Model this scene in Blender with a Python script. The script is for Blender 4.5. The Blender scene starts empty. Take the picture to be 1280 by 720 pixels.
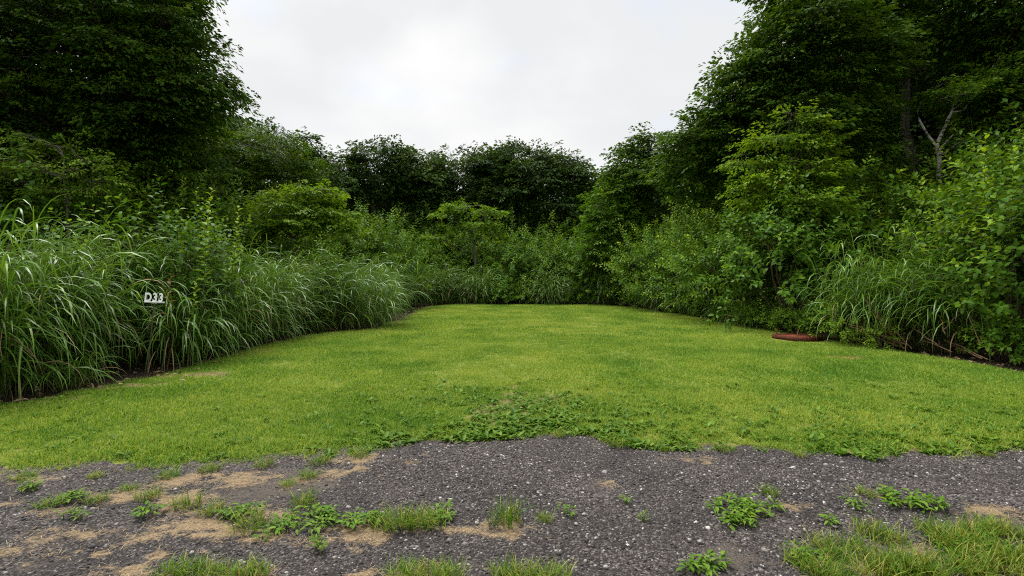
import bpy, math, random
import numpy as np
from mathutils import Matrix, Vector

# ------------------------------------------------------------------ camera, sky, sun, exposure
scn = bpy.context.scene
COL = scn.collection
R = math.radians
FPX, HZ, EYE = 640.0, 340.0, 1.5          # focal length and horizon row measured on the 1280x720 photograph, eye height in m

cam_d = bpy.data.cameras.new('camera')
cam_d.sensor_width = 36.0
cam_d.lens = 18.0
cam_d.shift_y = -20.0 / 1280.0
cam_d.clip_start = 0.05
cam_d.clip_end = 2000
cam = bpy.data.objects.new('camera', cam_d)
cam.location = (0, 0, EYE)
cam.rotation_euler = (R(90), 0, 0)
COL.objects.link(cam)
scn.camera = cam

SUN_EL, SUN_AZ = R(67), R(-45)             # azimuth clockwise from +Y (the viewing direction)
world = bpy.data.worlds.new('World')
scn.world = world
world.use_nodes = True
wn, wl = world.node_tree.nodes, world.node_tree.links
wn.clear()
w_out = wn.new('ShaderNodeOutputWorld')
w_bg = wn.new('ShaderNodeBackground')
w_bg.inputs['Strength'].default_value = 0.07
w_sky = wn.new('ShaderNodeTexSky')
w_sky.sky_type = 'NISHITA'
w_sky.sun_disc = False
w_sky.sun_elevation = SUN_EL
w_sky.sun_rotation = SUN_AZ
w_tc = wn.new('ShaderNodeTexCoord')
w_map = wn.new('ShaderNodeMapping')
w_map.inputs['Scale'].default_value = (1.0, 1.0, 2.0)
w_map.inputs['Location'].default_value = (4.7, 2.2, 0.4)
w_n1 = wn.new('ShaderNodeTexNoise')
w_n1.inputs['Scale'].default_value = 1.7
w_n1.inputs['Detail'].default_value = 6
w_n1.inputs['Roughness'].default_value = 0.48
w_n1.inputs['Distortion'].default_value = 0.3
w_r1 = wn.new('ShaderNodeValToRGB')       # cloud brightness
w_r1.color_ramp.elements[0].position = 0.38
w_r1.color_ramp.elements[0].color = (0.75, 0.762, 0.775, 1)
w_r1.color_ramp.elements[1].position = 0.60
w_r1.color_ramp.elements[1].color = (0.93, 0.925, 0.915, 1)
w_n2 = wn.new('ShaderNodeTexNoise')
w_n2.inputs['Scale'].default_value = 2.6
w_n2.inputs['Detail'].default_value = 7
w_n2.inputs['Roughness'].default_value = 0.5
w_r2 = wn.new('ShaderNodeValToRGB')       # cloud cover
w_r2.color_ramp.elements[0].position = 0.34
w_r2.color_ramp.elements[0].color = (0.8,) * 3 + (1,)
w_r2.color_ramp.elements[1].position = 0.47
w_r2.color_ramp.elements[1].color = (1, 1, 1, 1)
w_x = wn.new('ShaderNodeVectorMath')
w_x.operation = 'SCALE'
w_x.inputs['Scale'].default_value = 4.05
w_mix = wn.new('ShaderNodeMix')
w_mix.data_type = 'RGBA'
wl.new(w_tc.outputs['Generated'], w_map.inputs['Vector'])
wl.new(w_map.outputs['Vector'], w_n1.inputs['Vector'])
wl.new(w_map.outputs['Vector'], w_n2.inputs['Vector'])
wl.new(w_n1.outputs['Fac'], w_r1.inputs['Fac'])
wl.new(w_n2.outputs['Fac'], w_r2.inputs['Fac'])
wl.new(w_r1.outputs['Color'], w_x.inputs[0])
wl.new(w_r2.outputs['Color'], w_mix.inputs['Factor'])
wl.new(w_sky.outputs['Color'], w_mix.inputs['A'])
wl.new(w_x.outputs['Vector'], w_mix.inputs['B'])
wl.new(w_mix.outputs['Result'], w_bg.inputs['Color'])
wl.new(w_bg.outputs['Background'], w_out.inputs['Surface'])

sun_d = bpy.data.lights.new('sun', 'SUN')
sun_d.energy = 1.5
sun_d.angle = R(35)
sun_d.color = (1.0, 0.97, 0.92)
sun = bpy.data.objects.new('sun', sun_d)
sun.rotation_euler = Vector((-math.sin(SUN_AZ) * math.cos(SUN_EL), -math.cos(SUN_AZ) * math.cos(SUN_EL), -math.sin(SUN_EL))).to_track_quat('-Z', 'Y').to_euler()
sun.location = (-15, 10, 40)
COL.objects.link(sun)

vs = scn.view_settings
vs.view_transform = 'Standard'
vs.look = 'None'
vs.gamma = 1.0
vs.exposure = 2.0
scn.cycles.use_denoising = False
scn.cycles.filter_width = 1.1
scn.cycles.max_bounces = 7
scn.cycles.diffuse_bounces = 4
scn.cycles.glossy_bounces = 2
scn.cycles.transmission_bounces = 4

# ------------------------------------------------------------------ helpers
def rng_of(seed): return np.random.default_rng(seed)

def G(px, py):
    """ground point seen at a pixel of the photograph"""
    Y = FPX * EYE / (py - HZ)
    return np.array([(px - 640.0) / FPX * Y, Y])

def XZ(px, py, Y):
    return (px - 640.0) / FPX * Y, EYE + (HZ - py) / FPX * Y

def norm(v):
    return v / np.maximum(np.linalg.norm(v, axis=-1, keepdims=True), 1e-9)

def make_mesh(name, V, F, mats, attrs=None, smooth=False, mat_idx=None):
    """F: an (n,3) or (n,4) index array or a list of them"""
    me = bpy.data.meshes.new(name)
    V = np.asarray(V, dtype=np.float32)
    Fs = F if isinstance(F, list) else [F]
    Fs = [np.asarray(f, dtype=np.int32) for f in Fs if len(f)]
    me.vertices.add(len(V))
    me.vertices.foreach_set('co', V.ravel())
    loops = np.concatenate([f.ravel() for f in Fs])
    tot = np.concatenate([np.full(len(f), f.shape[1], dtype=np.int32) for f in Fs])
    start = np.concatenate([[0], np.cumsum(tot)[:-1]]).astype(np.int32)
    me.loops.add(len(loops))
    me.loops.foreach_set('vertex_index', loops)
    me.polygons.add(len(tot))
    me.polygons.foreach_set('loop_start', start)
    me.polygons.foreach_set('loop_total', tot)
    if smooth:
        me.polygons.foreach_set('use_smooth', np.ones(len(tot), dtype=bool))
    if mat_idx is not None:
        me.polygons.foreach_set('material_index', np.asarray(mat_idx, dtype=np.int32))
    for k, a in (attrs or {}).items():
        at = me.attributes.new(k, 'FLOAT', 'POINT')
        at.data.foreach_set('value', np.asarray(a, dtype=np.float32))
    for m in (mats if isinstance(mats, (list, tuple)) else [mats]):
        me.materials.append(m)
    me.update(calc_edges=True)
    return me

def link(name, data, parent=None, loc=None):
    o = bpy.data.objects.new(name, data)
    COL.objects.link(o)
    if parent: o.parent = parent
    if loc is not None: o.location = loc
    return o

def tag(o, label=None, cat=None, group=None, kind=None):
    if label: o['label'] = label
    if cat: o['category'] = cat
    if group: o['group'] = group
    if kind: o['kind'] = kind
    return o

def thing(name, label, cat, loc, rz=0.0, group=None, scale=None):
    o = bpy.data.objects.new(name, None)
    o.empty_display_size = 0.2
    COL.objects.link(o)
    o.location = loc
    o.rotation_euler = (0, 0, rz)
    if scale is not None: o.scale = scale if hasattr(scale, '__len__') else (scale,) * 3
    return tag(o, label, cat, group)

def copy_thing(root, label, loc, rz=0.0, group=None, scale=None):
    r = root.copy()
    COL.objects.link(r)
    r.location = loc
    r.rotation_euler = (0, 0, rz)
    if scale is not None: r.scale = scale if hasattr(scale, '__len__') else (scale,) * 3
    r['label'] = label
    if group: r['group'] = group
    elif 'group' in r: del r['group']
    for ch in root.children:
        c = ch.copy()
        COL.objects.link(c)
        c.parent = r
    return r

class Geo:
    """collects arrays of verts / faces / one float attribute"""
    def __init__(self): self.V, self.F, self.A, self.U, self.n = [], {3: [], 4: []}, [], [], 0
    def add(self, V, F, a=0.5, u=0.0):
        V = np.asarray(V, dtype=float)
        F = np.asarray(F)
        self.V.append(V)
        self.F[F.shape[1]].append(F + self.n)
        self.A.append(np.broadcast_to(np.asarray(a, dtype=float), (len(V),)))
        self.U.append(np.broadcast_to(np.asarray(u, dtype=float), (len(V),)))
        self.n += len(V)
    def mesh(self, name, mat, smooth=False):
        Fs = [np.concatenate(self.F[k]) for k in (3, 4) if self.F[k]]
        return make_mesh(name, np.concatenate(self.V), Fs, mat, {'tint': np.concatenate(self.A), 'u': np.concatenate(self.U)}, smooth)

def tube(g, pts, radii, sides=6, a=0.5):
    pts = np.asarray(pts, dtype=float)
    radii = np.broadcast_to(np.asarray(radii, dtype=float), (len(pts),))
    T = norm(np.gradient(pts, axis=0))
    ref = np.where(np.abs(T[:, 2:3]) > 0.9, np.array([[1.0, 0, 0]]), np.array([[0, 0, 1.0]]))
    ref = ref[0:1].repeat(len(pts), 0) if abs(T[0, 2]) > 0.6 and np.all(np.abs(T[:, 0]) < 0.97) else ref
    S = norm(np.cross(T, ref))
    B = np.cross(T, S)
    an = np.linspace(0, 2 * np.pi, sides, endpoint=False)
    V = pts[:, None] + radii[:, None, None] * (np.cos(an)[None, :, None] * S[:, None] + np.sin(an)[None, :, None] * B[:, None])
    n = len(pts)
    i, j = np.meshgrid(np.arange(n - 1), np.arange(sides), indexing='ij')
    q = np.stack([i * sides + j, i * sides + (j + 1) % sides, (i + 1) * sides + (j + 1) % sides, (i + 1) * sides + j], -1).reshape(-1, 4)
    g.add(V.reshape(-1, 3), q, a)
    cap = np.array([[ (n - 1) * sides + k, (n - 1) * sides + (k + 1) % sides, (n - 1) * sides + (k + 2) % sides] for k in range(0, sides - 2, 2)])
    g.F[3].append(cap + g.n - n * sides)

def curve_pts(p0, p1, n, rs, wob=0.08, sag=0.0):
    p0, p1 = np.asarray(p0, float), np.asarray(p1, float)
    t = np.linspace(0, 1, n)[:, None]
    L = np.linalg.norm(p1 - p0)
    P = p0 + (p1 - p0) * t
    w = rs.normal(0, wob * L, (n, 3))
    w = (w + np.roll(w, 1, 0)) / 2
    P = P + w * np.sin(np.pi * t)
    P[:, 2] += (sag * L * np.sin(np.pi * t))[:, 0]
    return P

def leaves(g, P, D, N, L, W, a, fold=0.22, droop=0.18, fine=False):
    """one folded leaf blade at each point P, pointing along D, facing N"""
    n = len(P)
    if n == 0: return
    L = np.broadcast_to(np.asarray(L, float), (n,))[:, None]
    W = np.broadcast_to(np.asarray(W, float), (n,))[:, None]
    a = np.broadcast_to(np.asarray(a, float), (n,))
    D = norm(D)
    S = norm(np.cross(N, D))
    N = np.cross(D, S)
    up = N * fold * W * 0.5
    if not fine:
        V = np.stack([P, P + D * L * .45 + S * W * .5 + up, P + D * L - N * droop * L, P + D * L * .45 - S * W * .5 + up], 1)
        F = np.array([[0, 1, 2], [0, 2, 3]])
        k = 4
    else:
        m = P + D * L * .5 - N * droop * .2 * L
        V = np.stack([P, P + D * L * .28 + S * W * .42 + up, P + D * L * .62 + S * W * .40 + up - N * droop * .35 * L,
                      P + D * L - N * droop * L, P + D * L * .62 - S * W * .40 + up - N * droop * .35 * L,
                      P + D * L * .28 - S * W * .42 + up, m], 1)
        F = np.array([[0, 1, 6], [1, 2, 6], [2, 3, 6], [3, 4, 6], [4, 5, 6], [5, 0, 6]])
        k = 7
    idx = (np.arange(n) * k)[:, None, None] + F[None]
    g.add(V.reshape(-1, 3), idx.reshape(-1, 3), np.repeat(a, k))

def sprays(g, rs, O, D, N, L, K, leaf, aspect=0.55, width=0.42, fine=False, tint=(0.2, 0.8), young=0.0):
    """flat leafy sprays: K leaves spread in an ovate fan along D in the plane facing N"""
    S_ = len(O)
    D = norm(D)
    B = norm(np.cross(N, D))
    N = np.cross(D, B)
    t = rs.random((S_, K)) ** 0.8
    sgn = np.where(np.arange(K) % 2 == 0, 1.0, -1.0)[None]
    s = sgn * rs.random((S_, K)) * width * np.sin(np.pi * np.clip(0.12 + 0.86 * t, 0, 1)) * 1.0
    P = (O[:, None] + D[:, None] * (t * L[:, None])[..., None] + B[:, None] * (s * L[:, None])[..., None])
    P = P + N[:, None] * (rs.normal(0, 0.035, (S_, K)) * L[:, None])[..., None]
    P[..., 2] -= (0.16 * L[:, None] * (t ** 2 + np.abs(s) * 1.2))
    an = sgn * (0.35 + 0.7 * rs.random((S_, K))) * (1 - 0.5 * t)
    dd = D[:, None] * np.cos(an)[..., None] + B[:, None] * np.sin(an)[..., None]
    dd[..., 2] -= 0.12 + 0.25 * rs.random((S_, K))
    nn = N[:, None] + rs.normal(0, 0.36, (S_, K, 3))
    Ls = leaf * rs.uniform(0.7, 1.2, (S_, K))
    base = rs.uniform(tint[0], tint[1], (S_, 1))
    a = np.clip(base + rs.normal(0, 0.12, (S_, K)) + young * (t > 0.75), 0, 1)
    leaves(g, P.reshape(-1, 3), dd.reshape(-1, 3), nn.reshape(-1, 3), Ls.ravel(), Ls.ravel() * aspect, a.ravel(), fine=fine)

def shoots(g, rs, O, D, L, K, leaf, aspect=0.6, fine=False, tint=(0.2, 0.7), young=0.3, young_lit_p=0.3, stemg=None, stem_r=0.004):
    """leafy upright or arching shoots: K alternate leaves along each stem"""
    S_ = len(O)
    D = norm(D)
    t = (np.arange(K)[None] + rs.random((S_, K)) * 0.7 + 0.3) / K
    ref = np.where(np.abs(D[:, 2:3]) > 0.95, np.array([[1.0, 0, 0]]), np.array([[0, 0, 1.0]]))
    A = norm(np.cross(D, ref))
    B = np.cross(D, A)
    ph = rs.random((S_, 1)) * 6.28 + np.arange(K)[None] * 2.4
    rad = A[:, None] * np.cos(ph)[..., None] + B[:, None] * np.sin(ph)[..., None]
    bend = np.zeros((S_, K, 3)); bend[..., 2] = -0.22 * L[:, None] * t ** 2 * (1 - np.abs(D[:, 2:3]) * .6)
    P = O[:, None] + D[:, None] * (t * L[:, None])[..., None] + bend
    dd = rad + D[:, None] * (0.25 + 0.7 * t)[..., None]
    dd[..., 2] -= 0.1 + 0.35 * rs.random((S_, K)) * (1 - t)
    nn = np.zeros((S_, K, 3)); nn[..., 2] = 1.0
    nn = nn + 0.5 * D[:, None] + rs.normal(0, 0.3, (S_, K, 3))
    sz = leaf * rs.uniform(0.75, 1.2, (S_, K)) * (1.08 - 0.5 * t ** 3)
    P = P + norm(dd) * (0.12 * sz)[..., None]
    base = rs.uniform(tint[0], tint[1], (S_, 1))
    yg = (rs.random((S_, 1)) < young_lit_p) * young  # pale tips: young leaves, and on shrubs also highlights painted into the tint
    a = np.clip(base + rs.normal(0, 0.09, (S_, K)) + yg * np.clip((t - 0.35) / 0.5, 0, 1), 0, 1)
    leaves(g, P.reshape(-1, 3), dd.reshape(-1, 3), nn.reshape(-1, 3), sz.ravel(), sz.ravel() * aspect, a.ravel(), fine=fine)
    if stemg is not None:
        for i in range(S_):
            pts = np.array([O[i], O[i] + D[i] * L[i] * .5 - [0, 0, .055 * L[i]], O[i] + D[i] * L[i] - [0, 0, .22 * L[i] * (1 - abs(D[i, 2]) * .6)]])
            tube(stemg, pts, [stem_r, stem_r * .7, stem_r * .35], 3)

# ------------------------------------------------------------------ materials
def new_mat(name):
    m = bpy.data.materials.new(name)
    m.use_nodes = True
    nt = m.node_tree
    nt.nodes.clear()
    return m, nt, nt.nodes, nt.links

def ramp(nodes, stops):
    r = nodes.new('ShaderNodeValToRGB')
    el = r.color_ramp.elements
    while len(el) < len(stops): el.new(0.5)
    for e, (p, c) in zip(el, stops):
        e.position = p
        e.color = tuple(c) + (1,)
    return r

def math_node(nodes, links, op, a, b=None, clamp=False):
    n = nodes.new('ShaderNodeMath')
    n.operation = op
    n.use_clamp = clamp
    for i, v in enumerate((a, b)):
        if v is None: continue
        if isinstance(v, (int, float)): n.inputs[i].default_value = v
        else: links.new(v, n.inputs[i])
    return n.outputs[0]

def leaf_mat(name, dark, mid, light, trans=0.3, gloss=0.14, rough=0.5, stripe=False, big=0.0):
    """leaf colour from the per-leaf tint attribute, a little shifted plant by plant; thin enough to let light through"""
    m, nt, N, L = new_mat(name)
    out = N.new('ShaderNodeOutputMaterial')
    at = N.new('ShaderNodeAttribute'); at.attribute_name = 'tint'
    oi = N.new('ShaderNodeObjectInfo')
    v = math_node(N, L, 'ADD', at.outputs['Fac'], math_node(N, L, 'MULTIPLY', math_node(N, L, 'SUBTRACT', oi.outputs['Random'], 0.5), 0.22))
    if big:
        geo = N.new('ShaderNodeNewGeometry')
        nz = N.new('ShaderNodeTexNoise'); nz.inputs['Scale'].default_value = big; nz.inputs['Detail'].default_value = 4
        L.new(geo.outputs['Position'], nz.inputs['Vector'])
        v = math_node(N, L, 'ADD', v, math_node(N, L, 'MULTIPLY', math_node(N, L, 'SUBTRACT', nz.outputs['Fac'], 0.5), 1.5))
        n3 = N.new('ShaderNodeTexNoise'); n3.inputs['Scale'].default_value = big * 0.22; n3.inputs['Detail'].default_value = 2
        L.new(geo.outputs['Position'], n3.inputs['Vector'])
        v = math_node(N, L, 'ADD', v, math_node(N, L, 'MULTIPLY', math_node(N, L, 'SUBTRACT', n3.outputs['Fac'], 0.46), 1.2))
    rp = ramp(N, [(0.0, dark), (0.5, mid), (1.0, light)])
    L.new(v, rp.inputs['Fac'])
    colour = rp.outputs['Color']
    if stripe:
        ua = N.new('ShaderNodeAttribute'); ua.attribute_name = 'u'
        d = math_node(N, L, 'ABSOLUTE', math_node(N, L, 'SUBTRACT', ua.outputs['Fac'], 0.5))
        f = math_node(N, L, 'LESS_THAN', d, 0.10)
        mx = N.new('ShaderNodeMix'); mx.data_type = 'RGBA'
        L.new(math_node(N, L, 'MULTIPLY', f, 0.6), mx.inputs['Factor'])
        L.new(colour, mx.inputs['A'])
        mx.inputs['B'].default_value = (0.24, 0.36, 0.11, 1)
        colour = mx.outputs['Result']
    bs = N.new('ShaderNodeBsdfPrincipled')
    bs.inputs['Roughness'].default_value = rough
    bs.inputs['Specular IOR Level'].default_value = gloss
    L.new(colour, bs.inputs['Base Color'])
    tr = N.new('ShaderNodeBsdfTranslucent')
    tm = N.new('ShaderNodeMix'); tm.data_type = 'RGBA'; tm.blend_type = 'MULTIPLY'; tm.inputs['Factor'].default_value = 1.0
    tm.inputs['B'].default_value = (1.25, 1.1, 0.5, 1)
    L.new(colour, tm.inputs['A'])
    L.new(tm.outputs['Result'], tr.inputs['Color'])
    ms = N.new('ShaderNodeMixShader'); ms.inputs['Fac'].default_value = trans
    L.new(bs.outputs[0], ms.inputs[1]); L.new(tr.outputs[0], ms.inputs[2])
    L.new(ms.outputs[0], out.inputs['Surface'])
    return m

def rough_mat(name, stops, scale=8.0, detail=6, rough=0.9, bump=0.3, bump_scale=None, stretch=(1, 1, 1), coord='Object', spec=0.2):
    m, nt, N, L = new_mat(name)
    out = N.new('ShaderNodeOutputMaterial')
    tc = N.new('ShaderNodeTexCoord')
    mp = N.new('ShaderNodeMapping'); mp.inputs['Scale'].default_value = stretch
    L.new(tc.outputs[coord], mp.inputs['Vector'])
    nz = N.new('ShaderNodeTexNoise'); nz.inputs['Scale'].default_value = scale; nz.inputs['Detail'].default_value = detail; nz.inputs['Roughness'].default_value = 0.65
    L.new(mp.outputs['Vector'], nz.inputs['Vector'])
    rp = ramp(N, stops)
    L.new(nz.outputs['Fac'], rp.inputs['Fac'])
    bs = N.new('ShaderNodeBsdfPrincipled')
    bs.inputs['Roughness'].default_value = rough
    bs.inputs['Specular IOR Level'].default_value = spec
    L.new(rp.outputs['Color'], bs.inputs['Base Color'])
    n2 = N.new('ShaderNodeTexNoise'); n2.inputs['Scale'].default_value = bump_scale or scale * 4; n2.inputs['Detail'].default_value = 5
    L.new(mp.outputs['Vector'], n2.inputs['Vector'])
    bp = N.new('ShaderNodeBump'); bp.inputs['Strength'].default_value = bump; bp.inputs['Distance'].default_value = 0.02
    L.new(n2.outputs['Fac'], bp.inputs['Height'])
    L.new(bp.outputs['Normal'], bs.inputs['Normal'])
    L.new(bs.outputs[0], out.inputs['Surface'])
    return m

def tint_mat(name, stops, rough=0.85, spec=0.3):
    m, nt, N, L = new_mat(name)
    out = N.new('ShaderNodeOutputMaterial')
    at = N.new('ShaderNodeAttribute'); at.attribute_name = 'tint'
    rp = ramp(N, stops)
    L.new(at.outputs['Fac'], rp.inputs['Fac'])
    nz = N.new('ShaderNodeTexNoise'); nz.inputs['Scale'].default_value = 220; nz.inputs['Detail'].default_value = 3
    geo = N.new('ShaderNodeNewGeometry')
    L.new(geo.outputs['Position'], nz.inputs['Vector'])
    mx = N.new('ShaderNodeMix'); mx.data_type = 'RGBA'; mx.blend_type = 'MULTIPLY'; mx.inputs['Factor'].default_value = 0.5
    r2 = ramp(N, [(0.3, (0.5, 0.5, 0.5)), (0.7, (1.3, 1.3, 1.3))])
    L.new(nz.outputs['Fac'], r2.inputs['Fac'])
    L.new(rp.outputs['Color'], mx.inputs['A']); L.new(r2.outputs['Color'], mx.inputs['B'])
    bs = N.new('ShaderNodeBsdfPrincipled'); bs.inputs['Roughness'].default_value = rough; bs.inputs['Specular IOR Level'].default_value = spec
    L.new(mx.outputs['Result'], bs.inputs['Base Color'])
    L.new(bs.outputs[0], out.inputs['Surface'])
    return m

M = {}
M['beech'] = leaf_mat('beech_leaf', (0.018, 0.048, 0.005), (0.040, 0.098, 0.008), (0.100, 0.190, 0.013), trans=0.32, gloss=0.08)
M['dark_leaf'] = leaf_mat('dark_leaf', (0.017, 0.042, 0.010), (0.036, 0.082, 0.015), (0.078, 0.148, 0.022), trans=0.30, gloss=0.06)
M['maple'] = leaf_mat('maple_leaf', (0.060, 0.135, 0.008), (0.110, 0.220, 0.010), (0.180, 0.310, 0.016), trans=0.42, gloss=0.08)
M['pale_leaf'] = leaf_mat('pale_leaf', (0.085, 0.180, 0.010), (0.145, 0.270, 0.015), (0.24, 0.37, 0.02), trans=0.42, gloss=0.1)
M['shrub'] = leaf_mat('shrub_leaf', (0.040, 0.112, 0.008), (0.098, 0.215, 0.012), (0.27, 0.41, 0.025), trans=0.34, gloss=0.12)  # light end raised to put highlights into the leaf colour
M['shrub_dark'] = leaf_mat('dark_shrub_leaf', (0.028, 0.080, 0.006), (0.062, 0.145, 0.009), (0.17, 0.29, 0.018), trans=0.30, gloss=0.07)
M['weed'] = leaf_mat('weed_leaf', (0.034, 0.092, 0.008), (0.078, 0.168, 0.012), (0.155, 0.255, 0.025), trans=0.3, gloss=0.12)
M['russet'] = leaf_mat('russet_leaf', (0.06, 0.055, 0.02), (0.12, 0.07, 0.025), (0.2, 0.10, 0.03), trans=0.3)
M['silver'] = leaf_mat('silver_grass_blade', (0.030, 0.092, 0.007), (0.072, 0.172, 0.012), (0.17, 0.31, 0.030), trans=0.26, gloss=0.26, rough=0.36, stripe=True)
M['grass'] = leaf_mat('lawn_blade', (0.058, 0.160, 0.016), (0.178, 0.312, 0.036), (0.34, 0.40, 0.080), trans=0.40, gloss=0.1, big=0.9)
M['tuft'] = leaf_mat('tuft_blade', (0.042, 0.120, 0.008), (0.098, 0.200, 0.012), (0.30, 0.29, 0.070), trans=0.3, gloss=0.1)
M['straw'] = tint_mat('straw', [(0.0, (0.12, 0.075, 0.035)), (0.5, (0.27, 0.19, 0.10)), (1.0, (0.40, 0.31, 0.19))])
M['stone'] = tint_mat('chippings', [(0.0, (0.012, 0.010, 0.010)), (0.35, (0.045, 0.039, 0.038)), (0.6, (0.090, 0.078, 0.072)), (0.84, (0.20, 0.183, 0.168)), (1.0, (0.45, 0.43, 0.40))], rough=0.7)
M['pebble'] = rough_mat('pale_pebble', [(0.3, (0.22, 0.21, 0.20)), (0.7, (0.46, 0.44, 0.41))], scale=2.5, bump=0.3, coord='Object')
M['bark'] = rough_mat('grey_bark', [(0.3, (0.055, 0.048, 0.040)), (0.55, (0.13, 0.115, 0.095)), (0.75, (0.25, 0.24, 0.21))], scale=2.5, bump=0.5, stretch=(1, 1, 0.5))
M['birch_bark'] = rough_mat('birch_bark', [(0.38, (0.06, 0.055, 0.05)), (0.47, (0.42, 0.39, 0.35)), (0.8, (0.60, 0.57, 0.52))], scale=3.0, bump=0.3, stretch=(1, 1, 2.5))
M['twig'] = rough_mat('twig_bark', [(0.3, (0.05, 0.04, 0.028)), (0.7, (0.12, 0.09, 0.06))], scale=20, bump=0.2)
M['stem'] = rough_mat('green_stem', [(0.3, (0.05, 0.08, 0.02)), (0.7, (0.10, 0.12, 0.04))], scale=20, bump=0.1)
M['dead'] = rough_mat('dead_stem', [(0.3, (0.10, 0.055, 0.028)), (0.7, (0.26, 0.16, 0.085))], scale=12, bump=0.2)
M['rust'] = rough_mat('rusty_steel', [(0.3, (0.075, 0.020, 0.012)), (0.5, (0.17, 0.042, 0.020)), (0.72, (0.33, 0.095, 0.036))], scale=9, bump=0.4, rough=0.85)
M['rust_dark'] = rough_mat('dark_rust', [(0.3, (0.05, 0.016, 0.010)), (0.6, (0.12, 0.034, 0.018)), (0.8, (0.22, 0.07, 0.03))], scale=12, bump=0.4, rough=0.85)
M['white_paint'] = rough_mat('white_paint', [(0.3, (0.72, 0.73, 0.74)), (0.7, (0.82, 0.82, 0.82))], scale=20, bump=0.05, rough=0.4)
M['litter'] = rough_mat('forest_floor', [(0.3, (0.018, 0.013, 0.009)), (0.55, (0.045, 0.031, 0.019)), (0.75, (0.10, 0.066, 0.036))], scale=14, detail=9, bump=0.9, bump_scale=40)
M['redsoil'] = rough_mat('bare_soil', [(0.3, (0.16, 0.075, 0.040)), (0.7, (0.33, 0.18, 0.095))], scale=20, bump=0.6)

# ------------------------------------------------------------------ ground outlines (metres), measured from the photograph
lawn_back = [(0, 505), (60, 497), (120, 482), (210, 466), (260, 451), (330, 430), (400, 417), (470, 411), (505, 398), (533, 383), (580, 380.5), (640, 381),
             (760, 382), (800, 385), (880, 398), (960, 412), (1050, 427), (1150, 443), (1230, 455), (1280, 466)]
lawn_front = [(0, 590), (50, 588), (100, 584), (170, 588), (230, 582), (300, 578), (350, 573), (400, 571), (450, 567), (480, 559), (520, 553), (570, 552), (610, 549), (650, 546),
              (700, 543), (735, 543), (760, 550), (790, 558), (850, 562), (910, 561), (960, 562), (1010, 569), (1050, 571), (1100, 573), (1150, 566), (1200, 567), (1280, 563)]
LB = [G(*p) for p in lawn_back]
LF = [G(*p) for p in lawn_front]
LAWN = np.array([(-13, 3.95), (-13, 5.3), (-8.2, 5.35)] + [tuple(p) for p in LB] + [(10.5, 6.6), (13, 6.2), (13, 4.35)] + [tuple(p) for p in LF[::-1]])

def seg_dist(P, A, B):
    d = B - A
    t = np.clip(((P - A) @ d) / max(d @ d, 1e-9), 0, 1)
    return np.linalg.norm(P - (A + t[:, None] * d), axis=1)

def inside(P, poly):
    x, y = P[:, 0], P[:, 1]
    c = np.zeros(len(P), bool)
    for (x1, y1), (x2, y2) in zip(poly, np.roll(poly, -1, 0)):
        cond = ((y1 > y) != (y2 > y)) & (x < (x2 - x1) * (y - y1) / (y2 - y1 + 1e-12) + x1)
        c ^= cond
    return c

def sdf(P, poly):
    """positive inside"""
    d = np.full(len(P), 1e9)
    for A, B in zip(poly, np.roll(poly, -1, 0)):
        d = np.minimum(d, seg_dist(P, A, B))
    return np.where(inside(P, poly), d, -d)

def vnoise(P, scale, seed=0):
    """smooth value noise for laying out patches, about -1..1"""
    rs = rng_of(seed)
    tab = rs.uniform(-1, 1, (64, 64))
    q = P * scale
    i = np.floor(q).astype(int)
    f = q - i
    f = f * f * (3 - 2 * f)
    g_ = lambda a, b: tab[(i[:, 0] + a) % 64, (i[:, 1] + b) % 64]
    return (g_(0, 0) * (1 - f[:, 0]) + g_(1, 0) * f[:, 0]) * (1 - f[:, 1]) + (g_(0, 1) * (1 - f[:, 0]) + g_(1, 1) * f[:, 0]) * f[:, 1]

def fbm(P, scale, seed=0):
    return vnoise(P, scale, seed) + .5 * vnoise(P, scale * 2.1, seed + 1) + .25 * vnoise(P, scale * 4.3, seed + 2)

def px_ellipse(px, py, rx, ry):
    """patch on the ground given by its centre and half sizes on the photograph -> centre, half sizes in m"""
    c = G(px, py)
    Y = c[1]
    return c[0], c[1], rx / FPX * Y, ry * Y * Y / (FPX * EYE)

def patch_field(P, ells, seed, rough=0.75, scale=5.0):
    v = np.full(len(P), -9.0)
    for e in ells:
        cx, cy, rx, ry = px_ellipse(*e)
        v = np.maximum(v, (1 - np.sqrt(((P[:, 0] - cx) / rx) ** 2 + ((P[:, 1] - cy) / ry) ** 2)) * np.clip(math.sqrt(rx * ry) / 0.3, 0.5, 1))
    return v + rough * (0.38 * fbm(P, scale, seed) + 0.42 * fbm(P, scale * 3.7, seed + 7)) + 0.0

THATCH = [(48, 680, 34, 14), (75, 690, 22, 16), (110, 668, 40, 7), (160, 714, 38, 8), (195, 668, 26, 14), (205, 690, 18, 10), (120, 690, 16, 4), (20, 690, 10, 5), (250, 655, 50, 12), (35, 597, 45, 6), (150, 618, 60, 8), (215, 600, 45, 9),
          (230, 622, 28, 10), (300, 600, 36, 8), (280, 668, 60, 8), (340, 672, 50, 7), (330, 640, 70, 12), (420, 672, 55, 8), (385, 600, 40, 9), (440, 575, 50, 6), (420, 590, 30, 8), (450, 660, 60, 9), (545, 662, 40, 5), (640, 660, 30, 8),
          (985, 632, 22, 6), (960, 640, 10, 5), (870, 573, 26, 3), (1100, 620, 22, 4), (1245, 640, 26, 8), (1215, 655, 20, 6), (1140, 690, 40, 12), (1060, 712, 50, 10), (250, 690, 10, 4), (60, 640, 36, 6), (10, 630, 20, 5),
          (510, 716, 60, 6), (290, 716, 30, 5), (760, 604, 8, 4), (1190, 690, 60, 10)]
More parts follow.
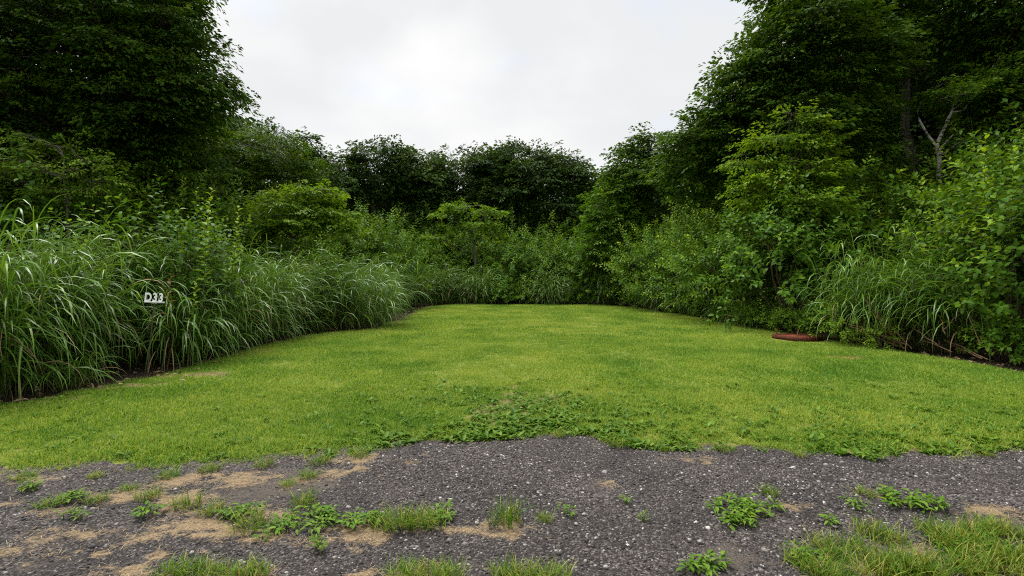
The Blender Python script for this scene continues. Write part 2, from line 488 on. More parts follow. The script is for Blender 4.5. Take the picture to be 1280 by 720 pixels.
SOIL = [(930, 697, 56, 22), (350, 605, 60, 22), (300, 615, 40, 14), (1250, 655, 50, 20), (1120, 690, 60, 16), (745, 606, 16, 9), (600, 703, 26, 7), (60, 700, 30, 10)]

# ------------------------------------------------------------------ setting
def grid_sheet(xs, ys, zfun, keep=None):
    X, Y = np.meshgrid(xs, ys)
    P = np.stack([X.ravel(), Y.ravel()], 1)
    nx, ny = len(xs), len(ys)
    i, j = np.meshgrid(np.arange(ny - 1), np.arange(nx - 1), indexing='ij')
    q = np.stack([i * nx + j, i * nx + j + 1, (i + 1) * nx + j + 1, (i + 1) * nx + j], -1).reshape(-1, 4)
    if keep is not None:
        k = keep(P)
        q = q[k[q].all(1)]
        used = np.unique(q)
        re = np.zeros(len(P), int); re[used] = np.arange(len(used))
        P, q = P[used], re[q]
    return P, np.column_stack([P, zfun(P)]), q

ax = np.concatenate([np.linspace(-400, -30, 12)[:-1], np.linspace(-30, 30, 61), np.linspace(30, 400, 12)[1:]])
ay = np.concatenate([np.linspace(-60, -6, 6)[:-1], np.linspace(-6, 44, 51), np.linspace(44, 600, 14)[1:]])
P_, V_, q_ = grid_sheet(ax, ay, lambda P: -0.035 - 0.012 * (fbm(P, 0.4, 3) + 1.75))
link('ground', make_mesh('ground', V_, q_, M['litter'], smooth=True))['kind'] = 'structure'

def track_z(P):
    return 0.006 * fbm(P, 1.3, 21) + 0.004 * fbm(P, 6.0, 25) - 0.006

def track_mat():
    m, nt, N, L = new_mat('worn_asphalt_and_chippings')
    out = N.new('ShaderNodeOutputMaterial')
    tc = N.new('ShaderNodeTexCoord')
    vo = N.new('ShaderNodeTexVoronoi'); vo.inputs['Scale'].default_value = 95; vo.inputs['Randomness'].default_value = 1
    L.new(tc.outputs['Object'], vo.inputs['Vector'])
    sep = N.new('ShaderNodeSeparateColor'); L.new(vo.outputs['Color'], sep.inputs['Color'])
    st = ramp(N, [(0.0, (0.015, 0.013, 0.013)), (0.5, (0.042, 0.037, 0.036)), (0.85, (0.09, 0.08, 0.076)), (1.0, (0.18, 0.165, 0.155))])
    L.new(sep.outputs['Red'], st.inputs['Fac'])
    big = N.new('ShaderNodeTexNoise'); big.inputs['Scale'].default_value = 1.6; big.inputs['Detail'].default_value = 5
    L.new(tc.outputs['Object'], big.inputs['Vector'])
    br = ramp(N, [(0.35, (0.7, 0.69, 0.70)), (0.65, (1.25, 1.2, 1.15))])
    L.new(big.outputs['Fac'], br.inputs['Fac'])
    mu = N.new('ShaderNodeMix'); mu.data_type = 'RGBA'; mu.blend_type = 'MULTIPLY'; mu.inputs['Factor'].default_value = 1
    L.new(st.outputs['Color'], mu.inputs['A']); L.new(br.outputs['Color'], mu.inputs['B'])
    fine = N.new('ShaderNodeTexNoise'); fine.inputs['Scale'].default_value = 60; fine.inputs['Detail'].default_value = 8; fine.inputs['Roughness'].default_value = 0.75
    L.new(tc.outputs['Object'], fine.inputs['Vector'])
    so = ramp(N, [(0.3, (0.05, 0.041, 0.034)), (0.7, (0.125, 0.103, 0.083))])
    L.new(fine.outputs['Fac'], so.inputs['Fac'])
    th = ramp(N, [(0.3, (0.14, 0.092, 0.048)), (0.7, (0.36, 0.27, 0.16))])
    L.new(fine.outputs['Fac'], th.inputs['Fac'])
    rag = N.new('ShaderNodeTexNoise'); rag.inputs['Scale'].default_value = 13; rag.inputs['Detail'].default_value = 6; rag.inputs['Roughness'].default_value = 0.7; rag.inputs['Distortion'].default_value = 0.6
    rmap = N.new('ShaderNodeMapping'); rmap.inputs['Rotation'].default_value = (0, 0, 0.6); rmap.inputs['Scale'].default_value = (0.6, 1.4, 1)
    L.new(tc.outputs['Object'], rmap.inputs['Vector']); L.new(rmap.outputs['Vector'], rag.inputs['Vector'])
    def mask(attr, width):
        a = N.new('ShaderNodeAttribute'); a.attribute_name = attr
        s = math_node(N, L, 'ADD', a.outputs['Fac'], math_node(N, L, 'MULTIPLY', math_node(N, L, 'SUBTRACT', fine.outputs['Fac'], 0.5), 1.5))
        s = math_node(N, L, 'ADD', s, math_node(N, L, 'MULTIPLY', math_node(N, L, 'SUBTRACT', rag.outputs['Fac'], 0.52), 2.2))
        return math_node(N, L, 'MULTIPLY', s, 1.0 / width, clamp=True)
    m1 = N.new('ShaderNodeMix'); m1.data_type = 'RGBA'
    L.new(mask('soil', 0.6), m1.inputs['Factor']); L.new(mu.outputs['Result'], m1.inputs['A']); L.new(so.outputs['Color'], m1.inputs['B'])
    m2 = N.new('ShaderNodeMix'); m2.data_type = 'RGBA'
    L.new(mask('thatch', 0.45), m2.inputs['Factor']); L.new(m1.outputs['Result'], m2.inputs['A']); L.new(th.outputs['Color'], m2.inputs['B'])
    bs = N.new('ShaderNodeBsdfPrincipled'); bs.inputs['Roughness'].default_value = 0.85; bs.inputs['Specular IOR Level'].default_value = 0.3
    L.new(m2.outputs['Result'], bs.inputs['Base Color'])
    b1 = N.new('ShaderNodeBump'); b1.inputs['Strength'].default_value = 0.9; b1.inputs['Distance'].default_value = 0.012; b1.invert = True
    L.new(vo.outputs['Distance'], b1.inputs['Height'])
    b2 = N.new('ShaderNodeBump'); b2.inputs['Strength'].default_value = 0.6; b2.inputs['Distance'].default_value = 0.015
    L.new(fine.outputs['Fac'], b2.inputs['Height']); L.new(b1.outputs['Normal'], b2.inputs['Normal'])
    L.new(b2.outputs['Normal'], bs.inputs['Normal'])
    L.new(bs.outputs[0], out.inputs['Surface'])
    return m
M['track'] = track_mat()

xs = np.concatenate([np.arange(-14, -6, 0.2), np.arange(-6, 6, 0.03), np.arange(6, 14.01, 0.2)])
ys = np.concatenate([np.arange(-4, 1.8, 0.2), np.arange(1.8, 5.45, 0.025)])
P_, V_, q_ = grid_sheet(xs, ys, track_z)
th_v = np.clip(patch_field(P_, THATCH, 5, 0.9, 5.0), -1, 1)
so_v = np.clip(patch_field(P_, SOIL, 8, 0.7, 3.0), -1, 1)
V_[:, 2] += 0.006 * np.clip(th_v * 4, 0, 1)
track = link('gravel_track', make_mesh('gravel_track', V_, q_, M['track'], {'thatch': th_v, 'soil': so_v}, smooth=True))
track['kind'] = 'structure'

def lawn_z(P, d=None):
    if d is None: d = sdf(P, LAWN)
    return -0.014 + 0.032 * np.clip(d / 0.4, 0, 1) + 0.012 * fbm(P, 0.5, 40) * np.clip(d / 0.6, 0, 1)

BARE = [(640, 505, 26, 26), (610, 520, 30, 14), (650, 530, 26, 10), (690, 500, 30, 10), (330, 590, 20, 6), (1010, 540, 30, 6), (240, 470, 60, 4), (150, 484, 60, 5), (60, 500, 80, 6)]
xs = np.concatenate([np.arange(-13, -7, 0.15), np.arange(-7, 7, 0.05), np.arange(7, 13.01, 0.15)])
ys = np.concatenate([np.arange(3.5, 6.0, 0.03), np.arange(6.0, 10, 0.08), np.arange(10, 24.5, 0.16)])
P_, V_, q_ = grid_sheet(xs, ys, lambda P: P[:, 0] * 0, keep=lambda P: sdf(P, LAWN) > 0.05 + 0.07 * fbm(P, 3, 60) + 0.05 * fbm(P, 11, 64))
dl = sdf(P_, LAWN)
V_[:, 2] = lawn_z(P_, dl)
bare_v = np.clip(patch_field(P_, BARE, 12, 0.9, 3.0), -1, 1)
bare_v = np.maximum(bare_v, 0.75 - (dl - 0.03) / 0.16 + 0.3 * fbm(P_, 6, 66))
def lawn_mat():
    m, nt, N, L = new_mat('lawn_thatch')
    out = N.new('ShaderNodeOutputMaterial')
    tc = N.new('ShaderNodeTexCoord')
    n1 = N.new('ShaderNodeTexNoise'); n1.inputs['Scale'].default_value = 26; n1.inputs['Detail'].default_value = 8; n1.inputs['Roughness'].default_value = 0.7
    L.new(tc.outputs['Object'], n1.inputs['Vector'])
    gr = ramp(N, [(0.25, (0.05, 0.085, 0.014)), (0.5, (0.13, 0.165, 0.026)), (0.75, (0.25, 0.22, 0.075))])
    L.new(n1.outputs['Fac'], gr.inputs['Fac'])
    so = ramp(N, [(0.3, (0.10, 0.068, 0.036)), (0.7, (0.28, 0.20, 0.11))])
    L.new(n1.outputs['Fac'], so.inputs['Fac'])
    a = N.new('ShaderNodeAttribute'); a.attribute_name = 'bare'
    f = math_node(N, L, 'MULTIPLY', math_node(N, L, 'ADD', a.outputs['Fac'], math_node(N, L, 'SUBTRACT', n1.outputs['Fac'], 0.6)), 3.0, clamp=True)
    mx = N.new('ShaderNodeMix'); mx.data_type = 'RGBA'
    L.new(f, mx.inputs['Factor']); L.new(gr.outputs['Color'], mx.inputs['A']); L.new(so.outputs['Color'], mx.inputs['B'])
    bs = N.new('ShaderNodeBsdfPrincipled'); bs.inputs['Roughness'].default_value = 0.95; bs.inputs['Specular IOR Level'].default_value = 0.1
    L.new(mx.outputs['Result'], bs.inputs['Base Color'])
    bp = N.new('ShaderNodeBump'); bp.inputs['Strength'].default_value = 0.8; bp.inputs['Distance'].default_value = 0.02
    L.new(n1.outputs['Fac'], bp.inputs['Height']); L.new(bp.outputs['Normal'], bs.inputs['Normal'])
    L.new(bs.outputs[0], out.inputs['Surface'])
    return m
M['lawn'] = lawn_mat()
lawn = link('lawn', make_mesh('lawn', V_, q_, M['lawn'], {'bare': bare_v}, smooth=True))
lawn['kind'] = 'structure'

# ------------------------------------------------------------------ blades of grass
def ribbons(g, base, az, el0, length, width, bend, a, seg=6, side_roll=None, power=1.4, prof=None):
    """arching grass blades; bend = total angle the blade turns downward"""
    n = len(base)
    k = seg + 1
    t = np.linspace(0, 1, k)
    tm = (t[:-1] + t[1:]) / 2
    ang = el0[:, None] - bend[:, None] * tm[None] ** power
    st = (length / seg)[:, None]
    h = np.concatenate([np.zeros((n, 1)), np.cumsum(np.cos(ang) * st, 1)], 1)
    z = np.concatenate([np.zeros((n, 1)), np.cumsum(np.sin(ang) * st, 1)], 1)
    ca, sa = np.cos(az)[:, None], np.sin(az)[:, None]
    C = np.stack([base[:, 0:1] + h * ca, base[:, 1:2] + h * sa, base[:, 2:3] + z], -1)
    if prof is None: prof = np.interp(t, [0, .2, .6, .85, 1], [.55, 1, .95, .5, .03])
    w = width[:, None] * prof[None] * .5
    rl = np.zeros(n) if side_roll is None else side_roll
    sx = np.stack([-np.sin(az) * np.cos(rl), np.cos(az) * np.cos(rl), np.sin(rl)], -1)
    A = C + sx[:, None] * w[..., None]
    B = C - sx[:, None] * w[..., None]
    V = np.stack([A, B], 2).reshape(n, k * 2, 3)
    f = np.array([[2 * i, 2 * i + 1, 2 * i + 3, 2 * i + 2] for i in range(seg)])
    idx = (np.arange(n) * 2 * k)[:, None, None] + f[None]
    g.add(V.reshape(-1, 3), idx.reshape(-1, 4), np.repeat(a, 2 * k), np.tile([0.0, 1.0], n * k))
    return C

def tuft_mesh(name, seed, n, radius, h, width, mat, lean=0.9, seg=3, dry=0.08):
    rs = rng_of(seed)
    g = Geo()
    r = radius * np.sqrt(rs.random(n)); ph = rs.random(n) * 6.283
    base = np.column_stack([r * np.cos(ph), r * np.sin(ph), np.full(n, -0.004)])
    az = rs.random(n) * 6.283
    L = h * rs.uniform(0.55, 1.3, n)
    a = np.clip(rs.normal(0.45, 0.28, n), 0, 0.95)
    a[rs.random(n) < dry] = 1.0
    ribbons(g, base, az, R(90) - lean * rs.random(n) * 0.8, L, width * rs.uniform(.7, 1.3, n), rs.uniform(0.2, 1.3, n), a, seg=seg, side_roll=rs.normal(0, .3, n))
    return g.mesh(name, mat)

def scatter(name, sources, pts, rot, scl, var, mat_of=None):
    """one object that sets a source mesh at every point through geometry nodes"""
    me = bpy.data.meshes.new(name)
    me.vertices.add(len(pts))
    me.vertices.foreach_set('co', np.asarray(pts, dtype=np.float32).ravel())
    for k, v in (('turn', rot), ('size', scl)):
        at = me.attributes.new(k, 'FLOAT', 'POINT'); at.data.foreach_set('value', np.asarray(v, dtype=np.float32))
    at = me.attributes.new('pick', 'INT', 'POINT'); at.data.foreach_set('value', np.asarray(var, dtype=np.int32))
    for s in sources:
        for m in s.materials:
            if m.name not in me.materials: me.materials.append(m)
    o = link(name, me)
    ng = bpy.data.node_groups.new(name, 'GeometryNodeTree')
    ng.interface.new_socket('Geometry', in_out='INPUT', socket_type='NodeSocketGeometry')
    ng.interface.new_socket('Geometry', in_out='OUTPUT', socket_type='NodeSocketGeometry')
    N, L = ng.nodes, ng.links
    gi, go = N.new('NodeGroupInput'), N.new('NodeGroupOutput')
    ip = N.new('GeometryNodeInstanceOnPoints')
    L.new(gi.outputs[0], ip.inputs['Points'])
    jn = N.new('GeometryNodeJoinGeometry')
    for s in reversed(sources):
        so = bpy.data.objects.new(s.name, s)      # source only, never linked to the scene
        oi = N.new('GeometryNodeObjectInfo')
        oi.inputs['Object'].default_value = so
        oi.inputs['As Instance'].default_value = True
        L.new(oi.outputs['Geometry'], jn.inputs[0])
    L.new(jn.outputs[0], ip.inputs['Instance'])
    ip.inputs['Pick Instance'].default_value = True
    def attr(nm, ty):
        a = N.new('GeometryNodeInputNamedAttribute'); a.data_type = ty; a.inputs['Name'].default_value = nm
        return a.outputs['Attribute']
    L.new(attr('pick', 'INT'), ip.inputs['Instance Index'])
    cx = N.new('ShaderNodeCombineXYZ')
    L.new(attr('turn', 'FLOAT'), cx.inputs['Z'])
    L.new(cx.outputs[0], ip.inputs['Rotation'])
    L.new(attr('size', 'FLOAT'), ip.inputs['Scale'])
    L.new(ip.outputs[0], go.inputs[0])
    md = o.modifiers.new('scatter', 'NODES')
    md.node_group = ng
    o['kind'] = 'stuff'
    return o

def fill(rs, x0, x1, y0, y1, dens, fov=1.12):
    n = int((x1 - x0) * (y1 - y0) * dens)
    P = np.column_stack([rs.uniform(x0, x1, n), rs.uniform(y0, y1, n)])
    return P[np.abs(P[:, 0]) < P[:, 1] * fov + 1.2]

rs = rng_of(101)
near_src = [tuft_mesh('lawn_tuft', 200 + i, 34, 0.075, 0.050, 0.0046, M['grass'], lean=1.6) for i in range(5)]
mid_src = [tuft_mesh('lawn_tuft', 210 + i, 60, 0.13, 0.050, 0.0062, M['grass'], seg=2, lean=1.35) for i in range(4)]
far_src = [tuft_mesh('lawn_tuft', 220 + i, 110, 0.25, 0.052, 0.010, M['grass'], seg=2, lean=1.35) for i in range(4)]
srcs = near_src + mid_src + far_src
Pn = fill(rs, -9, 9, 3.6, 6.6, 440)
Pm = fill(rs, -10, 10, 6.6, 11.5, 130)
Pf = fill(rs, -7, 8.5, 11.5, 24.3, 34)
P = np.concatenate([Pn, Pm, Pf])
pick = np.concatenate([rs.integers(0, 5, len(Pn)), rs.integers(5, 9, len(Pm)), rs.integers(9, 13, len(Pf))])
d = sdf(P, LAWN)
bare = patch_field(P, BARE, 12, 0.9, 3.0)
tray_c = G(997, 425.5)
keep = (np.hypot(P[:, 0] - tray_c[0], P[:, 1] - tray_c[1]) > 0.66) & (d > 0.03 + (0.12 * fbm(P, 2.5, 61) + 0.10 * fbm(P, 11, 64)) * (P[:, 1] < 7)) & ~((bare > 0.0) & (rs.random(len(P)) < 0.75)) & (rs.random(len(P)) < np.clip(0.55 + d * 3, 0, 1))
P, pick, d = P[keep], pick[keep], d[keep]
size = rs.uniform(0.75, 1.2, len(P)) * (1 - 0.25 * np.exp(-np.clip(d, 0, 9) / 0.15)) * (1 + 0.22 * fbm(P, 1.2, 70))
scatter('lawn_grass', srcs, np.column_stack([P, lawn_z(P)]), rs.random(len(P)) * 6.283, size, pick)

# broad leaved weeds spread through the front of the lawn
def rosette_mesh(name, seed, n, leaf, aspect, mat, el=(15, 60)):
    rs = rng_of(seed)
    g = Geo()
    az = np.arange(n) * 2.4 + rs.random(n)
    e = np.radians(rs.uniform(el[0], el[1], n))
    D = np.column_stack([np.cos(az) * np.cos(e), np.sin(az) * np.cos(e), np.sin(e)])
    Nn = np.column_stack([-np.cos(az) * np.sin(e), -np.sin(az) * np.sin(e), np.cos(e)])
    L = leaf * rs.uniform(.6, 1.2, n)
    leaves(g, D * 0.012 + [0, 0, 0.002], D, Nn, L, L * aspect, np.clip(rs.normal(.5, .2, n), 0, 1), droop=.35, fine=True)
    return g.mesh(name, mat)
rs = rng_of(131)
ros = [rosette_mesh('weed_rosette', 300 + i, 9 + i % 3, 0.062, 0.52, M['weed'], (8, 50)) for i in range(4)]
P = fill(rs, -6, 7, 3.8, 7.0, 400)
d = sdf(P, LAWN)
zone = 0.9 * np.exp(-((P[:, 0] - 0.0) / 1.05) ** 2) * np.clip(1 - (P[:, 1] - 4.6) / 2.2, 0, 1) + 0.30 * np.exp(-np.clip(d, 0, 9) / 0.35) * (P[:, 0] > -1.6) + 0.03 + 0.12 * (P[:, 0] > 0.5) * (P[:, 1] < 5.6)
keep = (d > -0.02) & (rs.random(len(P)) < zone * (0.7 + 0.5 * fbm(P, 2.0, 77)))
P = P[keep]
scatter('ground_weeds', ros, np.column_stack([P, lawn_z(P) + 0.006]), rs.random(len(P)) * 6.283, rs.uniform(.55, 1.15, len(P)), rs.integers(0, 4, len(P)))

# chippings lying loose on the track
rs = rng_of(151)
P = fill(rs, -6.2, 6.2, 1.9, 5.0, 3200)
d = sdf(P, LAWN)
th = patch_field(P, THATCH, 5, 0.9, 5.0); so = patch_field(P, SOIL, 8, 0.7, 3.0)
left = np.clip((-0.6 - P[:, 0]) / 1.2, 0, 1) * 0.35
keep = (d < 0.03) & (rs.random(len(P)) > np.clip((th + 0.12) * 2.6, 0, .93)) & ~((so > 0) & (rs.random(len(P)) < .7)) & (rs.random(len(P)) > left) & (rs.random(len(P)) < 0.62 + 0.42 * fbm(P, 1.2, 91))
P = P[keep]
n = len(P)
sz = rs.gamma(3.0, 0.0013, n) + 0.0022
oct_ = np.array([[1, 0, 0], [0, 1, 0], [-1, 0, 0], [0, -1, 0], [0, 0, 1], [.6, .6, .55], [-.6, .6, .5], [-.6, -.6, .55], [.6, -.6, .5]], float)
of = np.array([[0, 1, 5], [1, 2, 6], [2, 3, 7], [3, 0, 8], [0, 5, 8], [1, 6, 5], [2, 7, 6], [3, 8, 7], [4, 5, 6], [4, 6, 7], [4, 7, 8], [4, 8, 5]])
J = oct_[None] * rs.uniform(.65, 1.25, (n, 9, 1))
an = rs.random(n) * 6.283
J = J * np.stack([rs.uniform(.8, 1.5, n), rs.uniform(.7, 1.1, n), rs.uniform(.5, .95, n)], -1)[:, None]
c, s = np.cos(an)[:, None], np.sin(an)[:, None]
V = np.stack([J[..., 0] * c - J[..., 1] * s, J[..., 0] * s + J[..., 1] * c, J[..., 2]], -1) * sz[:, None, None]
V += np.column_stack([P, track_z(P) + 0.0005])[:, None]
F = (np.arange(n) * 9)[:, None, None] + of[None]
tv = rs.random(n) ** 1.2 * 0.92
tv[rs.random(n) < 0.02 * np.where(P[:, 0] < -1.2, 0.35, 1.0)] = 1.0
gravel = link('gravel', make_mesh('gravel', V.reshape(-1, 3), F.reshape(-1, 3), M['stone'], {'tint': np.repeat(tv, 9)}))
gravel['kind'] = 'stuff'

# dry clippings lying in the hollows of the track
rs = rng_of(171)
P = fill(rs, -5.5, 5.5, 2.0, 4.9, 2600)
th = patch_field(P, THATCH, 5, 0.9, 5.0)
dl_ = sdf(P, LAWN)
P = P[(rs.random(len(P)) < np.clip((th + 0.22) * 2.5, 0, 1) + 0.35 * np.exp(-np.abs(dl_) / .06)) & (dl_ < 0.10)]
n = len(P)
g = Geo()
ribbons(g, np.column_stack([P, track_z(P) + 0.008]), rs.random(n) * 6.283, rs.uniform(-.1, .35, n), rs.uniform(.02, .055, n), rs.uniform(.0015, .003, n), rs.uniform(-.2, .6, n), rs.random(n), seg=2)
link('dry_clippings', g.mesh('dry_clippings', M['straw']))['kind'] = 'stuff'

# ------------------------------------------------------------------ trees
def limb_mesh(g, rs, p0, p1, r0, r1=None, n=6, wob=0.05, sag=0.03, sides=6):
    P = curve_pts(p0, p1, n, rs, wob, sag)
    tube(g, P, np.linspace(r0, r1 if r1 is not None else r0 * .3, n), sides)
    return P

def build_tree(name, label, cat, base, blobs, trunk_top, trunk_r, leafmat, bark, seed, leaf=0.10, K=30, dens=9.0, spray=0.9, group=None,
               layer=0.55, lean=(0, 0), flat=0.9, low=None, tint=(0.2, 0.8), young=0.0, aspect=0.55, tilt=0.65, sat=3, trunk_pts=None, droop=0.0):
    """blobs: (x, y, z, rx, ry, rz) boughs in metres relative to the base; dens: sprays per square metre of bough surface"""
    rs = rng_of(seed)
    root = thing(name, label, cat, base, 0, group)
    if trunk_pts is None:
        tp = curve_pts((0, 0, -0.1), (lean[0], lean[1], trunk_top), 9, rs, 0.025)
    else:
        tp = np.asarray(trunk_pts, float)
    g = Geo()
    rad = trunk_r * np.linspace(1, 0.18, len(tp)); rad[0] *= 1.35
    tube(g, tp, rad, 10)
    link('trunk', g.mesh('trunk', bark, True), root)
    lg, tw = Geo(), Geo()
    O, D, Nn = [], [], []
    boughs = []
    for bl in blobs:
        boughs.append(bl)
        if min(bl[3], bl[5]) > 0.35:
            for _ in range(sat):
                u = norm(rs.normal(0, 1, (1, 3)) * [1, .6, 1])[0]; u[2] = abs(u[2]) if rs.random() < .75 else u[2]
                f = rs.uniform(.26, .42)
                boughs.append(tuple(np.array(bl[:3]) + u * np.array(bl[3:]) * rs.uniform(.85, 1.05)) + tuple(np.array(bl[3:]) * f))
    for (bx, by, bz, rx, ry, rz) in boughs:
        c = np.array([bx, by, bz]); r = np.array([rx, ry, rz]) - np.minimum(spray * 0.45, 0.4 * np.array([rx, ry, rz])) * [1, 1, .6]
        at = np.clip(bz - 0.30 * math.hypot(bx - lean[0] * .5, by - lean[1] * .5) - 0.25 * rz, 0.22 * tp[-1, 2], 0.97 * tp[-1, 2])
        k = int(np.argmin(np.abs(tp[:, 2] - at)))
        lr = max(0.022, trunk_r * 0.36 * (1 - 0.6 * tp[k, 2] / max(tp[-1, 2], .1)) * min(1.2, 0.5 + rx / 4))
        LP = limb_mesh(lg, rs, tp[k], c, lr, lr * .4, 7, 0.05, 0.04)
        area = 4 * np.pi * ((rx * ry) ** 1.6 / 3 + (rx * rz) ** 1.6 / 3 + (ry * rz) ** 1.6 / 3) ** (1 / 1.6)
        n = max(6, int(area * dens * 1.3))
        u = norm(rs.normal(0, 1, (n, 3)))
        rr = 0.45 + 0.55 * rs.random(n) ** 0.6
        p = u * rr[:, None] * r
        # horizontal shelves, as on a beech
        zz = p[:, 2]
        p[:, 2] = zz * (1 - 0.7) + 0.7 * np.round(zz / layer + rs.normal(0, .16, n)) * layer if layer else zz
        ph = np.arctan2(p[:, 1], p[:, 0])
        p *= (1 + 0.16 * np.sin(ph * 3 + rs.random() * 6) + 0.12 * np.sin(ph * 7 + p[:, 2] * 2))[:, None]
        p = p + c
        d = (p - c) / r
        d = d + 0.55 * norm(p - np.array([lean[0] * .5, lean[1] * .5, p[:, 2].mean()])) + rs.normal(0, .45, (n, 3))
        d[:, 2] = d[:, 2] * (1 - flat) + rs.normal(0.02, 0.2, n) - droop
        O.append(p); D.append(d)
        nn = np.column_stack([np.zeros((n, 2)), np.ones(n)]) + tilt * u + rs.normal(0, .25, (n, 3))
        Nn.append(nn)
        m = min(n, 5 + int(rx * 4))
        for q in rs.choice(n, m, replace=False):
            s = LP[rs.integers(3, 7)]
            limb_mesh(lg, rs, s, p[q], lr * .35, 0.006, 4, 0.08, 0.03, sides=4)
        for q in rs.choice(n, min(n, 3 * m), replace=False):
            dd = p[q] + 0.6 * spray * d[q] / max(np.linalg.norm(d[q]), 1e-6)
            tube(tw, [p[q] - (p[q] - c) * 0.25, p[q], dd], [0.010, 0.007, 0.003], 3)
    O, D, Nn = np.concatenate(O), np.concatenate(D), np.concatenate(Nn)
    cg = Geo()
    sprays(cg, rs, O, D, Nn, spray * rs.uniform(.7, 1.25, len(O)), K, leaf, aspect=aspect, tint=tint, young=young)
    link('limbs', lg.mesh('limbs', bark, True), root)
    link('twigs', tw.mesh('twigs', M['twig']), root)['kind'] = 'stuff'
    link('crown', cg.mesh('crown', leafmat), root)['kind'] = 'stuff'
    return root

def px_blob(base, px, py, Y, rpx, rpy, ry=None):
    """bough whose centre is seen at a pixel of the photograph at depth Y, half sizes in pixels there"""
    x, z = XZ(px, py, Y)
    rx, rz = rpx / FPX * Y, rpy / FPX * Y
    return (x - base[0], Y - base[1], z, rx, ry if ry else (rx + rz) / 2, rz)

# the two giants that close the clearing left and right
b = (XZ(95, 0, 16)[0], 16.5, 0)
build_tree('beech_tree', 'huge dark beech that fills the upper left, rising behind the tall silver grass', 'tree', b,
           [px_blob(b, *a) for a in [(60, -40, 16.5, 170, 90), (175, -40, 15.5, 60, 60), (60, 60, 14.8, 110, 80), (188, 55, 15.5, 60, 55), (240, 95, 15.5, 40, 28), (165, 120, 15, 80, 60), (215, 150, 16, 42, 36), (60, 150, 15.5, 110, 60),
             (-60, 80, 15, 90, 110), (190, 195, 16.5, 80, 40), (110, 225, 17, 110, 30), (-30, 200, 16, 80, 50), (205, 15, 16, 32, 32), (252, 112, 16, 34, 16), (150, 15, 17, 80, 70)]],
           13.5, 0.38, M['beech'], M['bark'], 11, leaf=0.145, dens=6.0, spray=1.0, tilt=.4, droop=0.12)
b = (XZ(1010, 0, 17)[0], 17.5, 0)
build_tree('beech_tree', 'tall beech whose lit left edge slopes down against the sky on the right', 'tree', b,
           [px_blob(b, *a) for a in [(1030, -30, 17, 75, 60), (985, 50, 16.5, 58, 50), (1045, 70, 16, 80, 60), (938, 120, 16.5, 52, 45), (1000, 140, 16, 70, 48), (902, 172, 17, 42, 36), (940, 195, 17, 60, 38), (1050, 175, 17, 55, 45), (1090, 10, 18, 70, 70), (865, 215, 18, 40, 30)]],
           13.0, 0.30, M['beech'], M['bark'], 12, leaf=0.145, dens=6.5, spray=1.0, tilt=.4, tint=(0.35, 1.0), young=0.15)
b = (XZ(1143, 0, 19)[0], 19.0, 0)
def tpx(b, pts, Y): return [(XZ(x, y, Y)[0] - b[0], 0.0, XZ(x, y, Y)[1]) for x, y in pts]
tr = [(0.1, 0, -0.1)] + tpx(b, [(1148, 262), (1149, 225), (1146, 205), (1134, 178), (1131, 165), (1132, 130), (1132, 95), (1127, 72), (1140, 40), (1150, -40), (1155, -120)], 19)
build_tree('beech_tree', 'dark beech with a crooked grey trunk standing left of the white birch', 'tree', b,
           [px_blob(b, *a) for a in [(1130, -60, 19, 110, 60), (1180, 30, 20, 90, 55), (1080, 60, 19.5, 60, 50), (1110, 120, 20.5, 60, 30), (1230, 90, 20, 80, 45), (1180, 230, 21, 90, 40), (1100, 235, 21, 80, 40)]],
           15.0, 0.26, M['dark_leaf'], M['bark'], 13, leaf=0.14, dens=4.2, spray=1.0, trunk_pts=tr)
b = (XZ(1175, 0, 15.5)[0], 15.5, 0)
tr = [(0, 0, -0.1)] + tpx(b, [(1173, 260), (1174, 220), (1174, 195), (1171, 180), (1178, 165), (1186, 150), (1190, 138), (1196, 118)], 15.5)
birch = build_tree('birch_tree', 'forked birch with white peeling bark in the dark wood on the right', 'tree', b,
           [px_blob(b, *a) for a in [(1200, 118, 15, 62, 17), (1255, 100, 15, 60, 24), (1205, 176, 14.8, 30, 8), (1250, 160, 15.2, 60, 22), (1290, 50, 15.5, 60, 40), (1235, 215, 15.5, 50, 28)]],
           8.0, 0.095, M['maple'], M['birch_bark'], 14, leaf=0.13, dens=6.0, spray=0.8, trunk_pts=tr, tint=(0.0, 0.6), tilt=.3, sat=0)
g = Geo()
for pts in ([(1171, 182), (1160, 168), (1150, 150), (1147, 140), (1153, 126)], [(1174, 188), (1184, 177), (1192, 168)], [(1184, 152), (1190, 140), (1205, 138), (1212, 128)]):
    tube(g, np.array(tpx(b, pts, 15.4)) + [0, -0.08, 0], np.linspace(0.042, 0.016, len(pts)), 7)
link('forked_limb', g.mesh('forked_limb', M['birch_bark'], True), birch)
b = (XZ(1330, 0, 15)[0], 15, 0)
build_tree('beech_tree', 'dark broad beech at the right border hanging over the birch', 'tree', b,
           [px_blob(b, *a) for a in [(1300, 0, 15, 80, 70), (1340, 120, 15, 90, 60), (1225, -10, 15.5, 50, 40), (1400, 40, 15, 120, 120), (1300, 190, 16, 60, 40), (1240, 40, 16, 50, 40)]],
           12, 0.28, M['beech'], M['bark'], 15, leaf=0.145, dens=4.5, spray=1.0)
